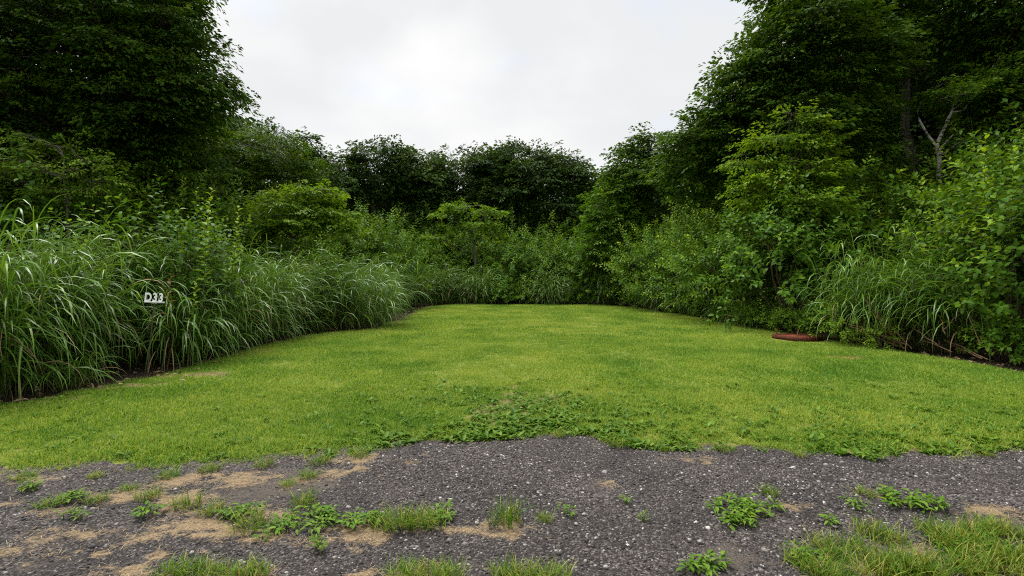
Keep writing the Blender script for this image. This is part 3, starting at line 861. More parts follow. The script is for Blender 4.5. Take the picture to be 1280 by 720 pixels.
# trees along the slope of the canopy on the right, toward the back
b = (XZ(842, 0, 25)[0], 25, 0)
build_tree('broadleaf_tree', 'rounded tree lower on the slope of the right canopy, next to the sky gap', 'tree', b,
           [px_blob(b, *a) for a in [(838, 188, 24.5, 40, 28), (800, 205, 25, 34, 24), (868, 205, 24, 36, 30), (780, 228, 25, 26, 20), (830, 228, 24, 44, 24), (890, 240, 24, 36, 28), (820, 250, 26, 50, 20)]],
           6.0, 0.18, M['beech'], M['bark'], 16, leaf=0.16, dens=5.0, K=26, spray=1.0, tint=(0.35, 0.95))
b = (XZ(985, 0, 14.5)[0], 14.5, 0)
build_tree('young_tree', 'light yellow-green young tree standing before the dark beech on the right', 'tree', b,
           [px_blob(b, *a) for a in [(1000, 152, 14.5, 30, 16), (962, 176, 14.3, 32, 15), (1015, 186, 14.5, 30, 20), (938, 204, 14.5, 26, 14), (980, 222, 14, 50, 22), (1020, 232, 14.3, 36, 24), (950, 248, 14.2, 34, 20), (1000, 255, 13.8, 44, 20)]],
           5.2, 0.075, M['pale_leaf'], M['twig'], 17, leaf=0.11, dens=8, K=26, spray=0.6, layer=0.4, tint=(0.0, 0.6), young=0.2)
# left wood edge
b = (XZ(80, 0, 12.5)[0], 12.5, 0)
build_tree('young_tree', 'slender young tree in half shade below the huge dark beech', 'tree', b,
           [px_blob(b, *a) for a in [(72, 182, 12.5, 34, 16), (105, 200, 12.3, 34, 16), (60, 212, 12.2, 44, 18), (120, 225, 12.2, 44, 14), (20, 215, 12.5, 40, 18), (95, 240, 12.4, 60, 14), (40, 170, 12.8, 20, 12)]],
           4.3, 0.06, M['shrub_dark'], M['bark'], 18, leaf=0.095, dens=5, K=24, spray=0.6, layer=0.35, tint=(0.4, 1.0), aspect=0.5)
b = (XZ(345, 0, 20.5)[0], 20.5, 0)
build_tree('birch_tree', 'thin white stemmed birch at the left wood edge, feathery green crown', 'tree', b,
           [px_blob(b, *a) for a in [(320, 190, 20.5, 34, 26), (352, 200, 20, 32, 26), (300, 220, 20, 34, 24), (340, 232, 20, 40, 22), (375, 222, 20.5, 22, 22), (288, 185, 21, 20, 18)]],
           6.0, 0.07, M['beech'], M['birch_bark'], 19, leaf=0.125, dens=7, K=26, spray=0.8, tint=(0.6, 1.1), lean=(0.5, 0))
b = (XZ(330, 0, 25)[0], 25, 0)
build_tree('broadleaf_tree', 'dark tree with ragged top behind the thin birch on the left', 'tree', b,
           [px_blob(b, *a) for a in [(315, 175, 25, 30, 22), (350, 185, 25, 34, 22), (385, 200, 26, 24, 18), (290, 200, 25, 40, 30), (340, 225, 25, 60, 30), (385, 232, 26, 34, 22)]],
           6.3, 0.2, M['dark_leaf'], M['bark'], 20, leaf=0.16, dens=5, K=26, spray=1.0, tint=(0.3, 1.0))
b = (XZ(372, 0, 17.0)[0], 17.0, 0)
build_tree('young_tree', 'bright green bushy young tree above the tall grass left of the middle', 'tree', b,
           [px_blob(b, *a) for a in [(385, 242, 17, 24, 14), (360, 258, 16.8, 30, 16), (400, 265, 17, 34, 16), (372, 278, 16.6, 44, 16), (420, 282, 17, 26, 12), (335, 280, 17, 30, 14)]],
           4.0, 0.06, M['pale_leaf'], M['twig'], 21, leaf=0.125, dens=9, K=24, spray=0.55, layer=0.35, tint=(0.2, 0.8))
# the dark wall of trees at the back
b = (XZ(470, 0, 31)[0], 31, 0)
build_tree('broadleaf_tree', 'dark tree with grey forked stems at the back, left of the flat-topped tree', 'tree', b,
           [px_blob(b, *a) for a in [(470, 196, 31, 36, 18), (435, 212, 31, 32, 20), (505, 212, 31, 30, 22), (470, 226, 31, 56, 18), (420, 240, 30, 24, 26), (520, 240, 31, 30, 24), (455, 250, 32, 40, 20)]],
           7.2, 0.17, M['dark_leaf'], M['bark'], 22, leaf=0.21, dens=3.4, K=26, spray=1.2, tint=(0.2, 0.9))
b = (XZ(570, 0, 33)[0], 33, 0)
build_tree('broadleaf_tree', 'dark tree with loose open top in the middle of the back wall', 'tree', b,
           [px_blob(b, *a) for a in [(560, 208, 33, 26, 18), (592, 200, 33, 22, 16), (540, 225, 33, 26, 20), (580, 228, 33, 44, 22), (560, 255, 33, 50, 24), (610, 215, 34, 18, 20)]],
           7.0, 0.2, M['dark_leaf'], M['bark'], 23, leaf=0.21, dens=3.2, K=24, spray=1.2, tint=(0.2, 0.9))
b = (XZ(668, 0, 32)[0], 32, 0)
big_dark = build_tree('broadleaf_tree', 'broad round-topped dark tree at the back below the bright sky', 'tree', b,
           [px_blob(b, *a) for a in [(655, 198, 32, 34, 18), (688, 208, 32, 32, 20), (628, 218, 32, 30, 22), (672, 228, 31.5, 50, 24), (715, 232, 32, 26, 24), (640, 250, 32, 46, 26), (700, 262, 31.5, 50, 26), (655, 280, 32, 60, 20)]],
           7.2, 0.26, M['dark_leaf'], M['bark'], 24, leaf=0.20, dens=4.2, K=28, spray=1.2, tint=(0.1, 0.8))
# a second rank of the wood: the same few kinds of tree seen only as dark crowns between the first
second = [(10, 27, 1.25), (170, 26, 1.2), (255, 31, 0.98), (395, 38, 0.92), (515, 40, 0.98), (620, 41, 1.05), (745, 36, 0.86), (790, 34, 0.88), (905, 31, 1.15), (1010, 28, 1.3), (1110, 30, 1.45), (1230, 27, 1.5), (1340, 25, 1.3), (1440, 17, 1.1), (-110, 20, 1.2), (-220, 14, 1.0), (1520, 13, 1.0)]
rs = rng_of(33)
second_names = ['behind the left half of the huge dark beech', 'behind the right half of the huge dark beech', 'between the huge dark beech and the ragged-topped tree', 'between the ragged-topped tree and the one with grey forked stems',
    'behind the tree with grey forked stems', 'between the loose-topped tree and the broad round-topped one', 'at the lowest dip of the skyline', 'under the sky gap beside the rounded tree', 'behind the rounded tree and the tall lit beech',
    'behind the tall beech with the lit left edge', 'behind the tree with the crooked grey trunk', 'behind the white birch', 'behind the broad beech at the right border', 'at the far right beyond the border', 'at the far left beyond the border',
    'at the left beside the track', 'at the right beside the track']
for i, (px, Y, s) in enumerate(second):
    copy_thing(big_dark, 'dark second-rank tree ' + second_names[i], (XZ(px, 0, Y)[0], Y, 0), rs.random() * 6.28, 'second rank of the wood', (s, s, s))
# flat-topped light tree in the middle
b = (XZ(590, 0, 26.5)[0], 26.5, 0)
trn = [(0.2, 0, -0.1)] + tpx(b, [(594, 318), (592, 304), (590, 292)], 26.5)
flat_tree = build_tree('maple_tree', 'light green tree of flat tiered boughs before the dark wall at the back', 'tree', b,
           [px_blob(b, *a) for a in [(580, 258, 26.5, 30, 4), (611, 265, 26.4, 22, 4), (556, 268, 26.3, 16, 3.5), (602, 280, 26.0, 26, 3.5), (571, 283, 26.1, 12, 3), (545, 296, 26.0, 18, 3.5), (618, 292, 26.3, 12, 3)]],
           2.6, 0.09, M['maple'], M['bark'], 25, leaf=0.15, dens=6, K=22, spray=0.6, layer=0.0, flat=1.0, tilt=0.12, tint=(0.1, 0.75), trunk_pts=trn)
# tall leafy column right of the middle
b = (XZ(766, 0, 24.5)[0], 24.5, 0)
build_tree('young_tree', 'leafy column-shaped young tree just right of the middle of the clearing', 'tree', b,
           [px_blob(b, *a) for a in [(768, 242, 24.5, 22, 14), (752, 258, 24.3, 22, 14), (782, 262, 24.3, 22, 16), (766, 280, 24, 34, 18), (745, 298, 24, 26, 16), (790, 298, 24, 26, 18), (766, 318, 23.8, 40, 18)]],
           4.8, 0.07, M['shrub'], M['twig'], 26, leaf=0.17, dens=6, K=22, spray=0.75, layer=0.0, flat=0.5, tint=(0.2, 0.7), aspect=0.4)

# ------------------------------------------------------------------ shrubs and herbs
def build_shrub(name, label, cat, loc, h, r, nstem, nshoot, K, leaf, mat, seed, aspect=0.6, fine=False, shoot=0.55, group=None, tint=(0.15, 0.55), young=0.35, young_lit_p=0.3,
                up=0.5, single=0, scale=None, rz=0.0):
    """many-stemmed shrub: a dome of leafy shoots; single = that many of the leaves are objects of their own"""
    rs = rng_of(seed)
    root = thing(name, label, cat, loc, rz, group, scale)
    sg = Geo()
    tips = []
    for i in range(nstem):
        a = 6.283 * (i + rs.random() * .7) / nstem
        rr = r * rs.uniform(.2, .75)
        top = np.array([rr * math.cos(a), rr * math.sin(a), h * rs.uniform(.55, .95) * math.sqrt(max(0.2, 1 - (rr / r) ** 2 * .7))])
        P = curve_pts((top[0] * .12, top[1] * .12, -0.03), top, 6, rs, 0.04, 0.0)
        tube(sg, P, np.linspace(0.020, 0.008, 6) * (h / 2.5) ** .5, 5)
        tips += list(P[2:])
    tips = np.array(tips)
    u = norm(rs.normal(0, 1, (nshoot, 3)))
    u[:, 2] = np.where(u[:, 2] < -0.45, -u[:, 2], u[:, 2])
    rr = 0.5 + 0.5 * rs.random(nshoot) ** .6
    lump = 1 + 0.26 * np.sin(np.arctan2(u[:, 1], u[:, 0]) * 3 + seed) + 0.22 * np.sin(np.arctan2(u[:, 1], u[:, 0]) * 5 + u[:, 2] * 6 + seed * 2)
    O = u * rr[:, None] * [r, r, 0.52 * h] * lump[:, None]
    O[:, 2] = np.maximum(O[:, 2] + 0.46 * h, 0.10)
    D = u * [1, 1, .6] + rs.normal(0, .35, (nshoot, 3))
    D[:, 2] += up
    L = shoot * rs.uniform(.6, 1.3, nshoot)
    L[rs.random(nshoot) < .07] *= 1.7
    cg, st = Geo(), sg
    m = single and max(1, single // K)
    shoots(cg, rs, O[m:] if m else O, D[m:] if m else D, L[m:] if m else L, K, leaf, aspect, fine, tint, young, young_lit_p, stemg=st if nshoot <= 500 else None)
    for q in rs.choice(nshoot, min(nshoot, 60), replace=False):
        s = tips[np.argmin(np.linalg.norm(tips - O[q], axis=1))]
        tube(st, [s, (s + O[q]) / 2 + [0, 0, .04], O[q]], [0.006, 0.005, 0.004], 3)
    link('stems', sg.mesh('stems', M['twig'], True), root)
    link('foliage', cg.mesh('foliage', mat), root)['kind'] = 'stuff'
    if m:
        lv = []
        for k in range(6):
            lg = Geo()
            leaves(lg, np.zeros((1, 3)), np.array([[0, 1.0, 0]]), np.array([[0, 0, 1.0]]), leaf, leaf * aspect, rs.uniform(*tint) + (0.35 if k > 3 else 0), droop=.15 + .05 * k, fold=.15 + .05 * k, fine=True)
            lv.append(lg.mesh('leaf', mat))
        # the outermost shoots on the side toward the lawn carry single leaves
        Y0 = np.array([0, -1.0, 0.25]) if not hasattr(build_shrub, 'face') else build_shrub.face
        for i in range(m):
            uu = norm(np.array([Y0]) + rs.normal(0, .55, (1, 3)))[0]
            o = uu * [r, r, .52 * h] * 1.0; o[2] = max(o[2] + .46 * h, .15)
            d = norm((uu + [0, 0, up] + rs.normal(0, .3, 3))[None])[0]
            A = norm(np.cross(d, [[0, 0, 1.0]]))[0]; B = np.cross(d, A)
            Ls = shoot * rs.uniform(.7, 1.3)
            tube(cg, [o - d * .2, o, o + d * Ls], [.005, .004, .002], 3)
            for j in range(K):
                t = (j + .6) / K
                f = j * 2.4 + i
                dd = norm((A * math.cos(f) + B * math.sin(f) + d * (.25 + .7 * t) + [0, 0, -.2 + .2 * t])[None])[0]
                nn = np.array([0, 0, 1.0]) + .5 * d + rs.normal(0, .3, 3)
                X = norm(np.cross(dd, nn)[None])[0]; Z = np.cross(X, dd)
                k = rs.uniform(.75, 1.2) * (1.08 - .5 * t ** 3)
                Mx = Matrix([[X[q] * k, dd[q] * k, Z[q] * k, (o + d * t * Ls)[q]] for q in range(3)] + [[0, 0, 0, 1]])
                lo = link('leaf', lv[rs.integers(0, 4) if t < .7 else rs.integers(2, 6)], root)
                lo.matrix_local = Mx
    return root

# prototypes, each placed where it first stands
def at(px, Y, z=0.0): return (XZ(px, 0, Y)[0], Y, z)
Z0 = -0.05

shrubA = build_shrub('broadleaf_shrub', 'big glossy broad-leaved shrub on the right bank behind the rusty tray', 'shrub', at(985, 13.2, Z0), 3.1, 1.45, 12, 270, 14, 0.145, M['shrub'], 41, 0.62, True, 0.65, tint=(0.1, 0.5), young=0.45, young_lit_p=.3)
shrubB = build_shrub('arching_shrub', 'fine-leaved arching shrub on the right bank, first left of the big glossy shrub', 'shrub', at(925, 15.2, Z0), 2.9, 1.5, 12, 290, 20, 0.125, M['shrub'], 42, 0.52, False, 0.8, tint=(0.15, 0.55), young=0.5, young_lit_p=.35, up=.35)
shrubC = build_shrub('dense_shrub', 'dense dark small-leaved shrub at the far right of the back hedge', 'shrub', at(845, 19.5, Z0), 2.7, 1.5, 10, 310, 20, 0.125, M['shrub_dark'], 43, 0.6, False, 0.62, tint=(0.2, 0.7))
shrubD = build_shrub('low_shrub', 'knee-high leafy shrub at the foot of the back hedge, below the flat-tiered tree', 'shrub', at(625, 23.7, Z0), 0.95, 0.75, 8, 170, 10, 0.12, M['shrub'], 44, 0.62, False, 0.35, tint=(0.2, 0.6), young=.3)
herbA = build_shrub('knotweed', 'tall large-leaved knotweed in the grass bank behind the number sign', 'plant', at(168, 9.0, Z0), 2.2, 0.75, 14, 110, 11, 0.125, M['shrub'], 45, 0.68, True, 0.6, tint=(0.1, 0.5), young=0.45, young_lit_p=.35, up=1.1)

# the right edge shrub is nearest: leaves of the front shoots are separate
build_shrub.face = np.array([-0.75, -0.6, 0.25])
build_shrub('broadleaf_shrub', 'dark leafy shrub cut by the right edge, with pale vine tips rising from its top', 'shrub', at(1285, 8.75, Z0), 3.0, 1.05, 12, 330, 12, 0.125, M['shrub_dark'], 46, 0.72, True, 0.6, tint=(0.2, 0.6), young=0.6, young_lit_p=.35, single=288, up=.6)
del build_shrub.face

def place(proto, label, px, Y, s=1.0, h=1.0, rz=None, group=None, x=None):
    r = place.rs.random() * 6.283 if rz is None else rz
    loc = at(px, Y, Z0) if x is None else (x, Y, Z0)
    return copy_thing(proto, label, loc, r, group, (s, s, s * h))
place.rs = rng_of(55)

for (proto, label, px, Y, s, h) in [
    # right bank, near to far
    (shrubA, 'leafy shrub behind the one cut by the right edge', 1325, 9.6, 1.05, 1.0),
    (shrubB, 'bright shrub above the long drooping grass, just left of the right edge shrub', 1205, 11.8, 1.0, 1.0),
    (shrubB, 'arching shrub behind the long drooping grass of the right bank', 1130, 13.2, 1.05, 1.05),
    (shrubC, 'dark shrub under the white birch', 1180, 14.4, 1.15, 1.1),
    (shrubA, 'broad-leaved shrub behind the big glossy one, below the young tree', 1050, 14.2, 1.08, 1.1),
    (shrubC, 'dark small-leaved shrub between the light young tree and the crooked trunk', 1090, 16.0, 1.2, 1.15),
    (shrubB, 'yellowish arching shrub on the right bank, second left of the big glossy shrub', 885, 17.2, 1.0, 1.0),
    (shrubA, 'broad-leaved shrub on the upper bank below the right beech', 935, 18.0, 1.1, 1.1),
    (shrubB, 'arching shrub right of the leafy column tree', 812, 22.0, 1.05, 1.0),
    (shrubC, 'dark shrub on the upper bank above the yellowish arching shrub', 870, 21.5, 1.2, 1.2),
    (shrubA, 'broad-leaved shrub under the rounded tree by the sky gap', 815, 24.5, 1.2, 1.05),
    (shrubC, 'dark undergrowth shrub at the foot of the birch trunk', 1150, 17.5, 1.25, 1.1),
    (shrubA, 'undergrowth shrub below the overhanging beech at the right border', 1260, 13.5, 1.2, 1.1),
    # back hedge
    (shrubB, 'yellow-green arching shrub of the back hedge, left of the leafy column tree', 705, 25.6, 1.05, 0.95),
    (shrubA, 'leafy shrub of the back hedge, directly right of the flat-tiered tree', 645, 26.0, 1.0, 0.92),
    (shrubC, 'dark shrub of the back hedge behind the middle grass tuft', 678, 25.0, 0.95, 0.75),
    (shrubC, 'dark shrub at the foot of the leafy column tree', 735, 24.4, 1.0, 0.85),
    (shrubA, 'leafy shrub of the back hedge in front of the flat-tiered tree stem', 628, 24.9, 0.85, 0.7),
    (shrubB, 'russet tinged shrub behind the middle of the back hedge', 670, 27.5, 1.1, 1.05),
    # left wood edge
    (shrubB, 'light arching shrub behind the tall grass, left of the flat-tiered tree', 478, 21.5, 1.05, 1.15),
    (shrubA, 'leafy shrub behind the tall grass below the grey forked stems', 510, 25.0, 1.0, 0.95),
    (shrubB, 'shrub behind the tall grass, left of the bright young tree', 312, 17.5, 1.15, 1.15),
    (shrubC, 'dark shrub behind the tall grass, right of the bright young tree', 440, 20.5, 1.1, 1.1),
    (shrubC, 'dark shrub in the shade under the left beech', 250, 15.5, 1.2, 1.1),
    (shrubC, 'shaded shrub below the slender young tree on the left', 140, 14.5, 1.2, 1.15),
    (shrubA, 'shaded broad-leaved shrub behind the nearest grass at the left edge', 20, 12.5, 1.1, 1.1),
    # knotweed and sapling in the left grass
    (herbA, 'knotweed with pale top leaves in the left grass bank, right of the number sign', 222, 9.4, 1.0, 1.08),
    (herbA, 'knotweed at the top of the left grass bank, before the shaded shrub', 262, 11.0, 1.0, 1.05),
    (herbA, 'knotweed behind the nearest grass clump on the left', 105, 9.2, 0.95, 0.98),
    (herbA, 'dark leafy sapling standing up out of the left grass bank', 408, 13.6, 0.75, 1.2)]:
    place(proto, label, px, Y, s, h)

# undergrowth in the shade of the wood, a closed dark wall between the trunks
under = [(x, 28.6 + .5 * math.sin(x * 3), 1.15) for x in np.arange(-9.5, 7, 1.7)] + [(x, 30.5 + 1.2 * math.sin(x * 1.7), 1.55) for x in np.arange(-19, 22, 2.1)] + [(x, 35.0 + math.sin(x * 2.3), 2.0) for x in np.arange(-24, 27, 2.6)]
under += [(-10.2 - .10 * y + math.sin(y * 2), y, 1.0) for y in np.arange(15, 30, 2.0)] + [(-14.5 - .14 * y + math.sin(y * 3), y, 1.25) for y in np.arange(9, 34, 2.6)]
under += [(11.3 + .05 * (y - 8) * 1.2 + .6 * math.sin(y * 2), y, 1.45) for y in np.arange(9, 30, 2.0)] + [(15.0 + .08 * y + math.sin(y * 3), y, 2.0) for y in np.arange(8, 34, 2.5)]
for i, (x, y, s) in enumerate(under):
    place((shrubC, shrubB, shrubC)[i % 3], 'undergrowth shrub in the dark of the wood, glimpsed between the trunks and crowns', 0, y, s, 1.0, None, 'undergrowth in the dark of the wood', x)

# low growth along the foot of the right bank and the back hedge
lows = [(1250, 8.9), (1040, 11.3), (985, 12.6), (950, 13.6), (915, 15.0), (880, 16.7), (850, 18.2), (815, 20.2), (792, 21.8), (765, 23.2), (738, 23.4), (710, 23.5), (682, 23.7), (655, 23.8), (1290, 8.2)]
low_names = ['right edge shrub, its left half', 'low yellow-green shrub', 'back of the rusty tray',
    'big glossy shrub', 'fine-leaved arching shrub', 'yellowish arching shrub', 'dense dark hedge shrub', 'arching shrub right of the leafy column', 'right side of the leafy column', 'leafy column tree itself', 'dark shrub left of the leafy column',
    'yellow-green arching shrub of the back hedge', 'middle grass tuft of the back hedge', 'leafy shrub right of the flat-tiered tree', 'right edge shrub, where it leaves the picture']
for i, (px, Y) in enumerate(lows):
    place(shrubD, 'low fringe plant at the foot of the ' + low_names[i], px, Y + 0.15, place.rs.uniform(.55, .9), 1.0, group='low plants along the lawn edge')
bright = build_shrub('low_shrub', 'low yellow-green small-leaved shrub right behind the rusty tray', 'shrub', at(1064, 10.7, Z0), 0.85, 0.5, 9, 130, 13, 0.06, M['pale_leaf'], 47, 0.6, True, 0.4, tint=(0.2, 0.8), up=.2)
place(bright, 'low yellow-green shrub between the dead stems and the long drooping grass', 1100, 9.95, 0.6, 1.0)

# ------------------------------------------------------------------ silver grass
def silver_clump(name, label, loc, seed, ncul=42, h=1.5, droop=1.0, rad=0.32, single=0, group=None, rz=0, scale=None, face=0.0, leafL=(0.9, 1.45), spread=0.55, bias=0.72, tmin=0.0):
    rs = rng_of(seed)
    root = thing(name, label, 'grass clump', loc, rz, group, scale)
    g, sg = Geo(), Geo()
    B, AZ, E0, LL, WW, BD, AA = [], [], [], [], [], [], []
    for i in range(ncul):
        r, ph = rad * math.sqrt(rs.random()), rs.random() * 6.283
        b0 = np.array([r * math.cos(ph), r * math.sin(ph), -0.03])
        hh = h * rs.uniform(.45, 1.05)
        lean = spread * (r / rad) * rs.uniform(.5, 1.2)
        azl = (ph if rs.random() > bias * .6 else face) + rs.normal(0, .5)
        top = b0 + hh * np.array([math.sin(lean) * math.cos(azl), math.sin(lean) * math.sin(azl), math.cos(lean)])
        tube(sg, [b0, b0 + (top - b0) * .55 + [0, 0, .03], top], [0.006, 0.005, 0.003], 3)
        nl = rs.integers(4, 7)
        for j in range(nl):
            t = tmin + (1 - tmin) * (j + rs.random() * .6 + .25) / nl
            B.append(b0 + (top - b0) * t)
            AZ.append(azl + rs.normal(0, 0.9 + .6 * t) if rs.random() > bias else face + rs.normal(0, .5)); E0.append(R(rs.uniform(52, 84)) - lean * .5)
            LL.append(rs.uniform(*leafL) * (0.75 + .4 * math.sin(math.pi * min(1, t + .1)))); WW.append(rs.uniform(.015, .026))
            BD.append(R(rs.uniform(85, 165)) * droop); AA.append(np.clip(rs.normal(.45, .2), 0, 1))
    B, AZ, E0, LL, WW, BD, AA = map(np.array, (B, AZ, E0, LL, WW, BD, AA))
    n = len(B)
    ns = min(single, n)
    link('culms', sg.mesh('culms', M['stem'], True), root)
    sel = np.zeros(n, bool)
    if ns:
        score = np.cos(AZ - face) + rs.random(n)
        sel[np.argsort(-score)[:ns]] = True
    ribbons(g, B[~sel], AZ[~sel], E0[~sel], LL[~sel], WW[~sel], BD[~sel], AA[~sel], seg=7, side_roll=rs.normal(0, .5, int((~sel).sum())))
    link('blades', g.mesh('blades', M['silver']), root)['kind'] = 'stuff'
    dg = Geo()
    nd = max(6, n // 12)
    qd = rs.choice(n, nd, replace=False)
    ribbons(dg, B[qd] * [1, 1, .8], AZ[qd] + rs.normal(0, .5, nd), E0[qd] - .35, LL[qd] * .9, WW[qd] * .7, BD[qd] * 1.1, rs.random(nd), seg=6, side_roll=rs.normal(0, .7, nd))
    link('dry_blades', dg.mesh('dry_blades', M['straw']), root)['kind'] = 'stuff'
    if ns:
        bm_ = []
        for k in range(10):
            bg = Geo()
            ribbons(bg, np.zeros((1, 3)), np.zeros(1), np.array([R(rs.uniform(55, 78))]), np.array([.85]), np.array([.018]), np.array([R(90 + 7.5 * k)]) * droop, np.array([np.clip(rs.normal(.5, .2), 0, 1)]), seg=7, side_roll=rs.normal(0, .5, 1))
            bm_.append(bg.mesh('blade', M['silver']))
        for q in np.where(sel)[0]:
            o = link('blade', bm_[rs.integers(0, 10)], root)
            o.location = B[q]; o.rotation_euler = (0, 0, AZ[q]); o.scale = (LL[q] / .85,) * 3
    return root

sg1 = silver_clump('silver_grass', 'tall silver grass clump nearest the camera at the left edge', (-6.5, 6.35, Z0), 61, 60, 2.15, 1.05, .40, single=150, face=-0.7)
sg2 = silver_clump('silver_grass', 'tall silver grass clump between the left edge and the number sign', (-6.62, 7.55, Z0), 62, 54, 2.05, 1.05, .36, single=150, face=-0.7)
sg3 = silver_clump('silver_grass', 'silver grass clump directly right of the number sign, blades reaching the lawn', (-5.62, 8.75, Z0), 63, 34, 1.15, 1.1, .30, single=120, face=-0.9)
sg4 = silver_clump('silver_grass', 'rounded weeping mound of silver grass that juts into the lawn on the left', (-4.2, 14.3, Z0), 64, 96, 1.95, 1.2, .6, face=-0.7, leafL=(.9, 1.4), spread=.75)
sg5 = silver_clump('silver_grass', 'small silver grass tuft spilling over the lawn edge at lower left', (-5.75, 6.72, Z0), 65, 11, 0.42, 1.15, .14, single=50, face=-0.8, leafL=(.5, .8), spread=.8)
sg6 = silver_clump('silver_grass', 'long drooping silver grass clump on the right bank above the dead stems', (XZ(1132, 0, 10.75)[0], 10.75, Z0), 66, 84, 1.75, 1.15, .46, single=130, face=0.0, leafL=(.9, 1.4), spread=.6, rz=3.5, tmin=.35)

def sgp(proto, label, x, y, s=1.0, h=1.0, group=None):
    return copy_thing(proto, label, (x, y, Z0), (place.rs.normal(-.55, .45) if x < -2.6 else place.rs.normal(-1.5, .5) if x < 5 else place.rs.normal(3.7, .45)), group, (s, s, s * h))
def sgpx(proto, label, px, Y, s=1.0, h=1.0, group=None): return sgp(proto, label, XZ(px, 0, Y)[0], Y, s, h, group)
# clumps without single blades serve for the ranks farther off
base_a = silver_clump('silver_grass', 'silver grass clump behind the left-edge one, its blades highest against the dark wood', (-7.1, 7.2, Z0), 71, 62, 2.2, 1.0, .42)
base_b = silver_clump('silver_grass', 'silver grass clump half hidden behind the knotweed on the left', (-6.6, 8.9, Z0), 72, 60, 2.05, 1.05, .42)
base_c = silver_clump('silver_grass', 'dense silver grass clump in the left bank before the dark sapling', (-5.6, 12.6, Z0), 73, 66, 2.0, 1.1, .46)
for (p, label, x, y, s, h) in [
    (base_b, 'silver grass clump at the lawn edge, second right of the number sign', -5.75, 9.6, 1.0, .95),
    (base_c, 'silver grass clump at the lawn edge, third right of the number sign', -5.75, 10.6, 1.0, .98),
    (base_a, 'silver grass clump at the lawn edge, fourth right of the number sign', -5.6, 11.6, 1.0, .98),
    (base_a, 'silver grass clump at the lawn edge just left of the weeping mound', -5.0, 13.4, 1.0, .95),
    (base_b, 'silver grass clump behind the left side of the weeping mound', -5.3, 15.0, 1.05, 1.05),
    (base_c, 'silver grass clump behind the right side of the weeping mound', -4.75, 16.4, 1.0, 1.1),
    (base_a, 'silver grass clump at the corner where the lawn bends behind the weeping mound', -5.0, 18.2, 1.0, 1.1),
    (base_c, 'silver grass clump before the back left corner of the lawn', -5.2, 20.0, 1.0, 1.1),
    (base_b, 'silver grass clump beside the back left corner of the lawn', -5.2, 21.8, 1.0, 1.1),
    (base_c, 'silver grass clump in the back left corner of the lawn', -4.5, 23.5, 1.0, 1.15),
    (base_a, 'silver grass clump of the back hedge, first from the back left corner', -3.5, 24.2, 1.0, 1.2),
    (base_b, 'silver grass clump of the back hedge, second from the back left corner', -2.5, 24.35, 1.0, 1.15),
    (base_c, 'silver grass clump of the back hedge, below the flat-tiered tree', -1.5, 24.2, 1.0, 1.1),
    (base_c, 'silver grass tuft with pale top in the middle of the back hedge', 1.75, 23.6, .95, 1.1),
    (base_a, 'silver grass tuft below the leafy column tree', 4.2, 23.2, .9, 1.1),
    (base_c, 'silver grass clump on the right bank, farthest along the lawn edge', 6.15, 19.4, 1.0, .92),
    (base_a, 'silver grass clump on the right bank, left of the yellowish arching shrub', 6.5, 17.9, 1.0, .92),
    (base_b, 'silver grass clump on the right bank below the yellowish arching shrub', 6.85, 15.6, .85, .75),
    (base_b, 'silver grass tuft on the right bank left of the rusty tray', 6.75, 14.1, .7, .7),
    (base_a, 'silver grass clump between the big glossy shrub and the long drooping grass', 7.45, 11.1, 1.0, 1.2),
    (sg6, 'long drooping silver grass clump left of the right edge shrub', 8.5, 10.05, 1.0, 1.25),
    (base_c, 'silver grass clump behind the long drooping ones on the right bank', 8.5, 11.4, 1.1, 1.35)]:
    sgp(p, label, x, y, s, h * (0.80 if y > 16 or x > 0 else 0.92))
deep = []
for y in np.arange(6.4, 24.0, 1.05):
    xe = np.interp(y, [5.8, 7.7, 11, 13, 14.2, 17.5, 24], [-6.9, -6.9, -6.7, -6.3, -5.6, -5.2, -5.0])
    deep += [(xe - .3 + place.rs.uniform(-.25, .25), y), (xe - 1.45 + place.rs.uniform(-.3, .3), y + .5)]
    if y < 12 or y > 15: deep.append((xe - 2.6 + place.rs.uniform(-.3, .3), y + .2))
for i, (x, y) in enumerate(deep):
    sgp((base_a, base_b, base_c)[i % 3], 'silver grass deep in the left bank, only its arching tops showing over the front clumps', x, y, place.rs.uniform(.9, 1.1), place.rs.uniform(.9, 1.1) * (0.80 if y > 16 else 0.95), 'silver grass in the depth of the left bank')
for i in range(6):
    sgp((base_c, base_a)[i % 2], 'silver grass deep in the back hedge, only its tops showing over the front clumps', -4.2 + i * .75, 26.0 + .3 * (i % 2), 1.0, 0.8, 'silver grass in the depth of the back hedge')

# ------------------------------------------------------------------ number sign
def box(g, c, s, rz=0.0):
    v = np.array([[x, y, z] for x in (-.5, .5) for y in (-.5, .5) for z in (-.5, .5)]) * s
    if rz:
        cs, sn = math.cos(rz), math.sin(rz)
        v = v @ np.array([[cs, sn, 0], [-sn, cs, 0], [0, 0, 1]])
    g.add(v + c, np.array([[0, 1, 3, 2], [4, 6, 7, 5], [0, 4, 5, 1], [2, 3, 7, 6], [0, 2, 6, 4], [1, 5, 7, 3]]))

def letter_mesh(ch, size, depth):
    cu = bpy.data.curves.new(ch, 'FONT')
    cu.body = ch; cu.size = size; cu.extrude = depth / 2; cu.offset = 0.006
    cu.align_x = 'CENTER'
    ob = bpy.data.objects.new(ch, cu); COL.objects.link(ob)
    bpy.context.view_layer.update()
    me = bpy.data.meshes.new_from_object(ob.evaluated_get(bpy.context.evaluated_depsgraph_get()))
    bpy.data.objects.remove(ob)
    me.materials.clear(); me.materials.append(M['white_paint'])
    return me

